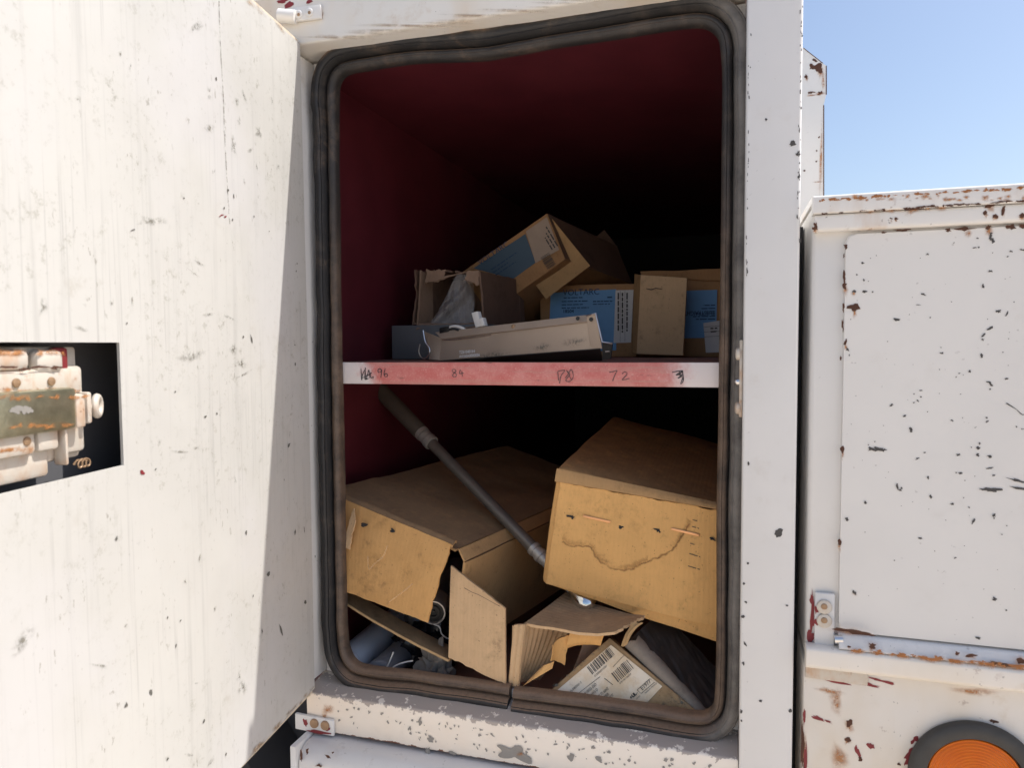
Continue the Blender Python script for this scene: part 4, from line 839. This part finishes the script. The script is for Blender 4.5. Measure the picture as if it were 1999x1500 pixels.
# end bracket with pale bare edges and slotted foot
e1, e2, e3, e4, e5 = mp(1145, 617, -.005), mp(1163, 612, -.007), mp(1176, 668, -.009), mp(1195, 671, -.012), mp(1192, 701, -.008)
sheet('end_bracket', [mp(1152, 676, -.006), mp(1175, 681, -.0085), e2, e1], .0018, M_bronze, MH, 4, 4, 0, 6)
sheet('foot', [mp(1176, 703, -.006), e5, e4, e3], .0018, M_black, MH, 4, 4, 0, 7)
tube('bracket_edge', [e1, e2, e3, e4], .0015, M_edge, MH, 6)
tube('foot_slot', [mp(1182, 687, -.0125), mp(1190, 686, -.0125)], .0013, M_edge, MH, 6)
# bent left tab
sheet('bent_tab', [mp(838, 702, -.002), mp(858, 703, -.004), mp(861, 660, -.001), mp(826, 646, .002)], .0015, M_bronze, MH, 6, 8, .001, 8, bulge=(.003, -.003))
tube('tab_edge', smooth_path([mp(826, 645, -.001), mp(830, 667, -.002), mp(838, 680, -.003), mp(838, 690, -.004), mp(830, 700, -.004), mp(822, 697, -.004), mp(818, 686, -.004), mp(820, 672, -.004)], 4), .0011, M_edge, MH, 6)
for q in ((1003, 638),): disc('screw', mp(*q, -.003), V(-.3, -1, .2), .0042, .003, M_bolt, MH)
for q in ((1128, 622), (1154, 624)): disc('screw', mp(*q, -.008), V(-.3, -1, .2), .0032, .002, M_black, MH)
wp = obox('plug', mp(928, 640, .008), (mp(940, 637, .008) - mp(928, 640, .008)), V(.003, .010, 0), mp(920, 611, .008) - mp(928, 640, .008), M_plug, MH, .001)
obox('plug_key', mp(938, 638, .006), (mp(946, 636, .006) - mp(938, 638, .006)), V(.003, .010, 0), (mp(934, 622, .006) - mp(938, 638, .006)), M_plug, MH, .001)
obox('socket', mp(857, 652, .0), mp(876, 648, .0) - mp(857, 652, .0), V(.003, .014, 0), V(0, 0, .011), M_black, MH, .002)
tube('cable', smooth_path([mp(874, 641, .006), mp(888, 637, .004), mp(903, 641, .004), mp(912, 648, .006)], 5), .0028, M_wire, MH, 8)
tube('cable', smooth_path([mp(872, 645, .004), mp(884, 642, .002), mp(896, 646, .002), mp(900, 651, .006)], 5), .0020, M_ink, MH, 8)
fc = [mp(857, 704, -.004), mp(1172, 680, -.004), mp(862, 662)]
MN = (fc[1] - fc[0]).cross(fc[2] - fc[0]).normalized(); MN = MN if MN.y < 0 else -MN; MU = (fc[1] - fc[0]).normalized(); MVv = MN.cross(MU); MVv = MVv if MVv.z > 0 else -MVv
text('lettering', 'TZ61040164', .0072, PL(898, 691, fc[0], MN), MU, MVv, M_printwhite, MH, .0022, bold=.0003)
text('lettering', 'A4160A0000036', .0072, PL(898, 699, fc[0], MN), MU, MVv, M_printwhite, MH, .0022, bold=.0003)
tube('flange_edge', smooth_path([mp(866, 664.5, -.0055), mp(900, 661.5, -.0055), mp(960, 653.5, -.0055)], 4), .0008, M_edge, MH, 6)
blotches('dark_smudges', [(PL(1060, 678, fc[0], MN), .03, .008, .1), (PL(960, 694, fc[0], MN), .05, .006, .08), (PL(1120, 670, fc[0], MN), .03, .010, .1)], MU, MVv, M_grime, MH, off=MN * .0021, soft=True)  # soft dark patches on the lower part of the face

# ------------------------------------------------------------------ things in the lower bay
FZ = IZ0
# big stapled carton, right
RBX = thing('stapled_carton', 'big brown carton with two copper staples and a water stain, wedged at the right', 'box', tuple(P(1230, 1200, .2)), 'large cartons in the lower bay')
R0, R1, R2 = P(1085, 912, .14), P(1056, 1143, .14), P(1400, 1001, .14)
rvx = (R2 - R0) * 1.24; rvz = R0 - R1; rvy = P(1195, 812, .56) - R0
obox('body', R1, rvx, rvy, rvz, M_card, RBX, .009, .004, 6, 3)
RN = rvx.cross(rvz).normalized(); RN = RN if RN.y < 0 else -RN
def rp(x, y, k=0.0): return PL(x, y, R1 + RN * k, RN)
sheet('front_panel', [rp(1066, 1140, .0045), rp(1432, 1234, .0045), rp(1432, 1001, .0045), rp(1094, 941, .0045)], .003, M_card, RBX, 40, 24, .0022, 5, ragged=(.01, 0, .03, .01), bulge=(.002, .002))
sheet('lid_edge', [rp(1083, 940, .0065), rp(1432, 1000, .0105), rp(1432, 988, .003), rp(1087, 915, .001)], .0035, M_card2, RBX, 20, 3, .0014, 6, bulge=(.001, .001))
FV = rvz.normalized(); FU = rvx.normalized()
for a, b in (((1138, 1010), (1191, 1022)), ((1310, 1035), (1365, 1048))):
    p_, q_ = rp(*a, .0085), rp(*b, .0085); obox('staple', p_, q_ - p_, RN * .0012, (FV - FU * FV.dot(FU)).normalized() * .0042, M_copper, RBX, .0005)
blotches('punctures', [(rp(x, y, .0085), a * .00075, b * .00075, .2) for x, y, a, b in ((1113, 1009, 9, 2.2), (1117, 1011, 3, 4), (1213, 1029, 7, 2), (1211, 1031, 3, 4), (1283, 1034, 8, 2), (1286, 1037, 4, 4), (1391, 1053, 7, 4))], FU, FV, M_ink, RBX, off=RN * .0004, irr=.7)
wst = [(1097, 1060), (1115, 1066), (1152, 1070), (1163, 1088), (1185, 1105), (1205, 1113), (1232, 1112), (1248, 1104), (1268, 1095), (1288, 1087), (1308, 1077), (1318, 1067), (1324, 1058), (1332, 1045), (1340, 1034), (1346, 1022)]
wpts = smooth_path([rp(x, y, .0085) for x, y in wst], 10)
wpts = [p + FV * (.0028 * mnoise.noise(p * 190)) + FU * (.0022 * mnoise.noise(p * 170 + V(9, 0, 0))) for p in wpts]
ribbon('water_tide', [[p + FV * .005 for p in wpts]], .0085, RN, M_water2, RBX, .0003, fade_edges=True, kind='stuff')
ribbon('water_mark', [wpts], .0032, RN, M_water, RBX, .0006, fade_edges=True, kind='stuff')
for y0 in (1016, 1029, 1062, 1082, 1106): textlines('small_print', rp(1352 - (y0 - 1016) * .1, y0, .0080), FU, FV, rnd(.006, .022), 1, .0012, M_inkgrey, RBX, lift=.0008)
# big tilted carton, left
LB = thing('tilted_carton', 'big brown carton lying tilted at the left, front flap hanging open over pale pipes', 'box', tuple(P(800, 1200, .15)), 'large cartons in the lower bay')
yaw, rl = radians(8), radians(17.5)
Bc = P(890, 1072, .075); lvx = V(cos(yaw) * cos(rl), -sin(yaw) * cos(rl), -sin(rl)); ld = V(sin(radians(13)), cos(radians(13)), -.0); L_ = .265
Ac = Bc - lvx * L_
sheet('top_panel', [Ac, Bc, Bc + ld * .62, Ac + ld * .62], .004, M_card2, LB, 24, 34, .006, 1)
down = V(-.12, .03, -1).normalized()
sheet('right_panel', [P(905, 1098, .075), P(905, 1098, .075) + ld * .60, P(905, 1098, .075) + ld * .60 + V(-.02, 0, -.17), P(905, 1098, .075) + V(-.03, 0, -.17)], .004, M_card2, LB, 14, 8, .002, 2)
sheet('right_rim', [Bc + lvx * .004, Bc + lvx * .004 + ld * .55, P(905, 1098, .073) + ld * .55, P(905, 1098, .073)], .003, M_card2, LB, 14, 3, .002, 8)
ff = lambda u, v: .006 * (1 - v) ** 3 * 0
sheet('front_flap', [P(664, 1152, .060), P(836, 1216, .045), P(884, 1064, .058), P(664, 972, .090)], .004, M_card2b, LB, 30, 26, .0055, 3, bulge=(0, .006), ragged=(.012, .02, 0, 0))
sheet('fold_crease', [P(664, 975, .092), P(884, 1066, .058), P(892, 1058, .082), P(660, 955, .125)], .004, M_card2, LB, 16, 4, .002, 4, bulge=(0, .005))
sheet('left_panel', [Ac + V(0, .01, -.005), Ac + ld * .6, Ac + ld * .6 + V(0, 0, -.16), Ac + V(0, .01, -.16)], .004, M_card2, LB, 6, 6, .002, 5)
sheet('bottom_flap', [P(664, 1170, .075), P(876, 1290, .062), P(880, 1262, .115), P(664, 1138, .125)], .004, M_card_dirty, LB, 16, 5, .002, 6, bulge=(-.004, 0))
sheet('side_flap', [P(875, 1285, .062), P(987, 1339, .052), P(986, 1188, .060), P(880, 1105, .072)], .0045, M_card3, LB, 16, 16, .0012, 7, wave=(.0105, .0005), ragged=(.035, 0, .01, 0), fold=lambda u, v: -.010 * max(0, u - .78) * 0)
# torn bits: white torn edge at the far left of the flap
sheet('torn_edge', [P(668, 1070, .058), P(684, 1074, .056), P(694, 1018, .060), P(690, 990, .070)], .002, M_card3, LB, 5, 12, .003, 9, ragged=(.1, .35, .1, .35))
FC = [P(664, 1152, .060), P(836, 1216, .045), P(884, 1064, .058)]; FCN = (FC[1] - FC[0]).cross(FC[2] - FC[1]).normalized(); FCN = FCN if FCN.y < 0 else -FCN
for st in ([(760, 1065), (752, 1085), (735, 1100), (724, 1110), (722, 1085)], [(843, 1125), (815, 1135), (790, 1155), (762, 1175)]):
    ribbon('crease', [smooth_path([PL(x, y, FC[0], FCN) for x, y in st], 6)], .0022, FCN, M_creasel, LB, .0062, fade_edges=True)
blotches('punctures', [(P(x, y, .071), a * .0008, b * .0008, .2) for x, y, a, b in ((713, 1024, 6, 4), (768, 1035, 5, 4), (812, 1043, 5, 3), (836, 1046, 4, 2))], XU, ZU, M_ink, LB, off=V(0, -.004, 0), irr=.7)
ribbon('slit', [[P(x, y, .060) for x, y in ((908, 1147), (922, 1155), (935, 1160), (950, 1168), (968, 1178), (978, 1183))]], .0012, V(0, -1, 0), M_ink, LB, .004)
# dark hump at the far end of the carton
# grimy extension pole with a chromed ball end
PO = thing('pole', 'grimy steel pole with a dark sleeve and silver collars leaning across the lower bay', 'pole', tuple(P(1150, 1180, .158)))
pa, pe = P(742, 762, .36), P(1147, 1180, .158)
def pp(t): return pa + (pe - pa) * t
def tx(x):   # fraction along the pole whose image has this x
    lo, hi = 0.0, 1.0
    for _ in range(30):
        m = (lo + hi) / 2; d = pp(m) - CAM; xx = 999.5 + FPX * d.dot(CR) / d.dot(CF)
        if xx < x: lo = m
        else: hi = m
    return lo
tube('sleeve', [pp(-.02), pp(.01), pp(tx(822))], [.0155, .0170, .0160], M_pole, PO, 20)
for i in range(3): tube('collar', [pp(tx(820 + i * 8)), pp(tx(827 + i * 8))], .0152 - (i % 2) * .0012, M_zincd, PO, 20)
tube('rod', [pp(tx(842)), pp(tx(1044))], [.0110, .0110], M_rod, PO, 18)
for i in range(4): tube('fitting', [pp(tx(1040 + i * 6)), pp(tx(1046 + i * 6))], .0132 - (i % 2) * .0018, M_zincd, PO, 18)
tube('shaft', [pp(tx(1062)), pp(tx(1128))], .0105, M_zincd, PO, 18)
lathe('ball_end', [(.0105, -.03), (.0165, -.012), (.0195, .0), (.0185, .010), (.0145, .0165), (.008, .0198), (0, .0205)], pp(tx(1142)), pe - pa, M_chrome, PO, 28)
# round lamp end inside the left carton
RL = thing('round_lamp', 'round lamp end with a pale rim seen between the cardboard flaps', 'lamp', tuple(P(848, 1225, .14)))
rc = P(846, 1196, .135)
lathe('rim', [(.0215, .05), (.0225, .0), (.0215, -.003), (.0195, -.003), (.019, .002)], rc, V(-.25, 1, .05), M_lamprim, RL, 36)
lathe('socket', [(.019, .004), (.012, .003), (.0115, -.001), (.008, -.001), (.0078, .004), (.003, .004), (.0028, .0), (0, -.0005)], rc, V(-.25, 1, .05), M_lampdark, RL, 28)
tube('lead', smooth_path([P(846, 1219, .125), P(858, 1225, .12), P(862, 1238, .12), P(873, 1247, .12), P(880, 1246, .125)], 5), .0012, M_wire, RL, 6)
# pipes on the compartment floor
def pipe(x, y, r, mat, label, z=None, L=.55, skew=0.0):
    c0 = P(x, y, .10); c0.z = FZ + r + .0005 if z is None else z
    t_ = thing('pipe', label, 'pipe', (c0.x, .10, FZ), 'pipes on the compartment floor')
    tube('barrel', [c0 + V(0, -.025, 0), c0 + V(skew, L, 0)], r, mat, t_, 28); lathe('end_lip', [(r, 0), (r + .0008, .004), (r + .0008, .012), (r, .013)], c0 + V(0, -.0252, 0), V(0, 1, 0), mat, t_, 28)
pipe(684, 1270, .0305, M_pvc, 'pale blue grey pipe nearest the compartment side, under the hanging flap', skew=-.01)
pipe(752, 1300, .026, M_pvc2, 'darker grey pipe just right of the pale blue grey one', skew=.0)
# black crumpled film and rag on the floor
def crumple(name, c, sx, sy, sz, mat, label, cat, seed, res=22, amp=.55, parent=None):
    bm = bmesh.new(); bmesh.ops.create_icosphere(bm, subdivisions=4, radius=1)
    for v in bm.verts:
        d = v.co.normalized(); q = d * 2.1 + V(seed, 0, 0)
        r = 1 + amp * (abs(mnoise.noise(q)) * 1.3 + .5 * abs(mnoise.noise(q * 2.7)) + .28 * mnoise.noise(q * 6) - .5)
        v.co = V(d.x * sx, d.y * sy, max(d.z * sz, -.35 * sz)) * r + c
    o = bm_ob(name, bm, mat, parent, True)
    lo = min((o.location + v.co).z for v in o.data.vertices); o.location.z += FZ + .0005 - lo
    return tag(o, label, cat)
crumple('black_film', P(838, 1285, .20), .060, .060, .070, M_bagdark, 'crumpled black plastic film on the floor under the tilted carton', 'plastic film', 3)
crumple('rag', P(852, 1300, .105), .032, .022, .055, M_rag, 'crumpled grey rag beside the black film, under the flap', 'rag', 11, amp=.8)
for i, (st, lb) in enumerate((([(748, 1314), (757, 1300), (764, 1284), (768, 1274)], 'short straight offcut of thin white wire standing on the dark floor'), ([(757, 1318), (770, 1302), (790, 1294), (806, 1291)], 'curled offcut of thin pale wire beside the straight one'))):
    tag(tube('wire', smooth_path([V(P(*st[0], .075).x - .004, .078, FZ + .002)] + [P(x, y, .075) for x, y in st], 5), .0013, M_wire, None, 6), lb, 'wire', 'wire offcuts')
# small torn corrugated carton
SC = thing('corrugated_carton', 'small torn corrugated carton with bent ribbed flaps below the chrome ball', 'box', tuple(P(1080, 1330, .1)))
sheet('ribbed_panel', [P(992, 1342, .060), P(1062, 1336, .135), P(1112, 1232, .135), P(1003, 1224, .062)], .004, M_card3, SC, 80, 10, .001, 1, wave=(.0085, .0011), bulge=(-.004, .004), fold=lambda u, v: -.012 * (1 - v) * u)
sheet('ribbed_edge', [P(993, 1341, .0585), P(1012, 1341, .055), P(1026, 1220, .056), P(1003, 1221, .060)], .006, M_card3, SC, 24, 10, .001, 2, wave=(.009, .0006), bulge=(0, .002))
sheet('top_flap', [P(1024, 1217, .062), P(1200, 1239, .050), P(1262, 1207, .120), P(1104, 1158, .190)], .0045, M_card3, SC, 16, 44, .0012, 3, wave=None, bulge=(-.004, .0), ragged=(.03, .05, 0, 0), fold=lambda u, v: .0006 * sin(v * 90) + .010 * max(0, u - .8) ** 1 * 2)
sheet('torn_flap', [P(1076, 1292, .066), P(1102, 1300, .090), P(1112, 1240, .085), P(1080, 1261, .068)], .003, M_card, SC, 8, 10, .002, 4, bulge=(-.006, .002), ragged=(.05, .1, .08, .05))
sheet('torn_flap', [P(1020, 1341, .056), P(1078, 1306, .066), P(1082, 1292, .072), P(1060, 1300, .066)], .003, M_card, SC, 10, 5, .002, 5, bulge=(.004, 0), ragged=(.1, .05, .1, 0))
sheet('torn_flap', [P(1106, 1268, .090), P(1172, 1262, .085), P(1182, 1236, .070), P(1112, 1232, .085)], .003, M_card, SC, 10, 8, .003, 6, bulge=(-.006, .008), ragged=(.35, .05, .05, .05))
sheet('torn_flap', [P(1212, 1262, .085), P(1222, 1250, .070), P(1256, 1214, .066), P(1238, 1216, .075)], .003, M_card_dirty, SC, 6, 8, .003, 7, bulge=(-.004, .004), ragged=(.1, .1, .1, .1))
sheet('inner_piece', [P(1108, 1345, .105), P(1150, 1320, .125), P(1172, 1258, .125), P(1140, 1256, .115)], .003, M_card_mid, SC, 8, 10, .002, 8)
# labelled carton leaning in the bottom corner
q0, q1, q2 = P(1190, 1246, .106), P(1066, 1356, .068), P(1366, 1394, .068)
KN = (q1 - q0).cross(q2 - q0).normalized(); KN = KN if KN.y < 0 else -KN
KU = (q0 - q1).normalized(); KV = (q2 - q0); KV = (KV - KU * KV.dot(KU)).normalized()   # KU up-right, KV down-right
KC = thing('labelled_carton', 'small stained carton standing on its corner with a white barcode label', 'box', tuple(P(1200, 1380, .1)), )
ku, kv = (q0 - q1), (q2 - q0)
obox('body', q1 - ku * .22 - KN * .055, ku * 1.22, KN * .055, kv * 1.10, M_card_dirty, KC, .002, .0008, 3, 6)
def kq(x, y): return PL(x, y, q0, KN)
kl = quad_on('label', [kq(1060, 1372), kq(1238, 1400), kq(1293, 1341), kq(1193, 1260)], KN, M_oldlabel, KC, .0012)
TU, TV = KU, -KV
tl_, tk = (kq(1193, 1262), 1.0)
def bars(n, w, h, dens): 
    out = []; x = 0
    while x < w: k = rnd(.0006, .0020); out.append((x, 0, x + k, h * rnd(.92, 1))); x += k + rnd(.0006, .0024)
    return out
quads('barcode', bars(0, (kq(1192, 1270) - kq(1148, 1310)).length * .97, .0145, 1), kq(1157, 1318), TU, TV, M_inkgrey, kl, .0021)
quads('barcode', bars(0, (kq(1232, 1302) - kq(1199, 1330)).length * .95, .017, 1), kq(1207, 1333), TU, TV, M_inkgrey, kl, .0021)
text('lettering', '0130050315207', .0040, kq(1162, 1323), TU, TV, M_inkgrey, kl, .0021)
text('lettering', '0781087106064', .0036, kq(1211, 1337), TU, TV, M_inkgrey, kl, .0021)
ribbon('label_rules', [[kq(1120, 1362), kq(1172, 1322)], [kq(1197, 1303), kq(1218, 1281)], [kq(1180, 1325), kq(1197, 1338)]], .0009, KN, M_inkgrey, kl, .0022)
text('lettering', '(H)-F80W/-Y', .0050, kq(1112, 1356), TU, TV, M_inkgrey, kl, .0021)
text('lettering', 'E093.91005S-35D', .0058, kq(1134, 1366), TU, TV, M_inkgrey, kl, .0021, sx=.8)
text('lettering', 'N1386WS-D', .0056, kq(1146, 1368), TU, TV, M_inkgrey, kl, .0021, sx=.8)
text('lettering', '277 VOLTS 60HZ', .0056, kq(1160, 1372), TU, TV, M_inkgrey, kl, .0021, sx=.75)
text('lettering', 'FORMER', .0056, kq(1174, 1371), TU, TV, M_inkgrey, kl, .0021, sx=.8)
text('lettering', 'LAST KIT', .0056, kq(1182, 1374), TU, TV, M_inkgrey, kl, .0021, sx=.8)
text('lettering', 'E1977', .0080, kq(1254, 1349), TU, TV, M_ink, kl, .0021, sx=.95)
f4 = [kq(1244, 1348), kq(1269, 1326), kq(1278, 1333), kq(1252, 1355)]
ribbon('number_frame', [f4 + [f4[0]]], .0009, KN, M_ink, kl, .0022)
text('lettering', 'MADE IN MEXICO', .0030, kq(1260, 1356), TU, TV, M_ink, kl, .0021)
text('lettering', 'c', .0055, kq(1232, 1365), TU, TV, M_ink, kl, .0021, bold=.0003); text('lettering', 'UL', .0062, kq(1236, 1363), TU, TV, M_ink, kl, .0021, bold=.0004); text('lettering', 'us', .0032, kq(1243, 1356), TU, TV, M_ink, kl, .0021)
text('lettering', 'LISTED', .0026, kq(1243, 1367), TU, TV, M_inkgrey, kl, .0021)
blotches('stains', [(kq(rnd(1245, 1340), rnd(1368, 1386)), rnd(.004, .012), rnd(.003, .008), rnd(0, 3)) for _ in range(10)] + [(kq(1180 - 110 * t, 1258 + 95 * t), rnd(.004, .009), rnd(.002, .004), .6) for t in [rnd(0, 1) for _ in range(12)]], KU, KV, M_grime, KC, off=KN * .0022, soft=True, irr=.7)
# package wrapped in dark film behind it
WP = thing('wrapped_package', 'flat package wrapped in dark plastic film leaning behind the labelled carton', 'package', tuple(P(1320, 1380, .12)))
w0, w1, w2, w3 = P(1222, 1256, .120), P(1372, 1402, .075), P(1425, 1330, .16), P(1290, 1195, .20)
sheet('film_face', [w0, w1, w2, w3], .012, M_wrap, WP, 60, 50, .005, 2, fold=lambda u, v: .0030 * abs(mnoise.noise(V(u * 3, v * 5 + u * 3, 1))) + .0008 * mnoise.noise(V(u * 7, v * 17 + u * 9, 5)))
sheet('card_edge', [P(1219, 1262, .110), P(1364, 1403, .071), P(1388, 1392, .082), P(1246, 1240, .124)], .006, M_card_grey, WP, 26, 8, .004, 3, bulge=(0, .006), ragged=(0, 0, .3, .05))
# closing check for stray names
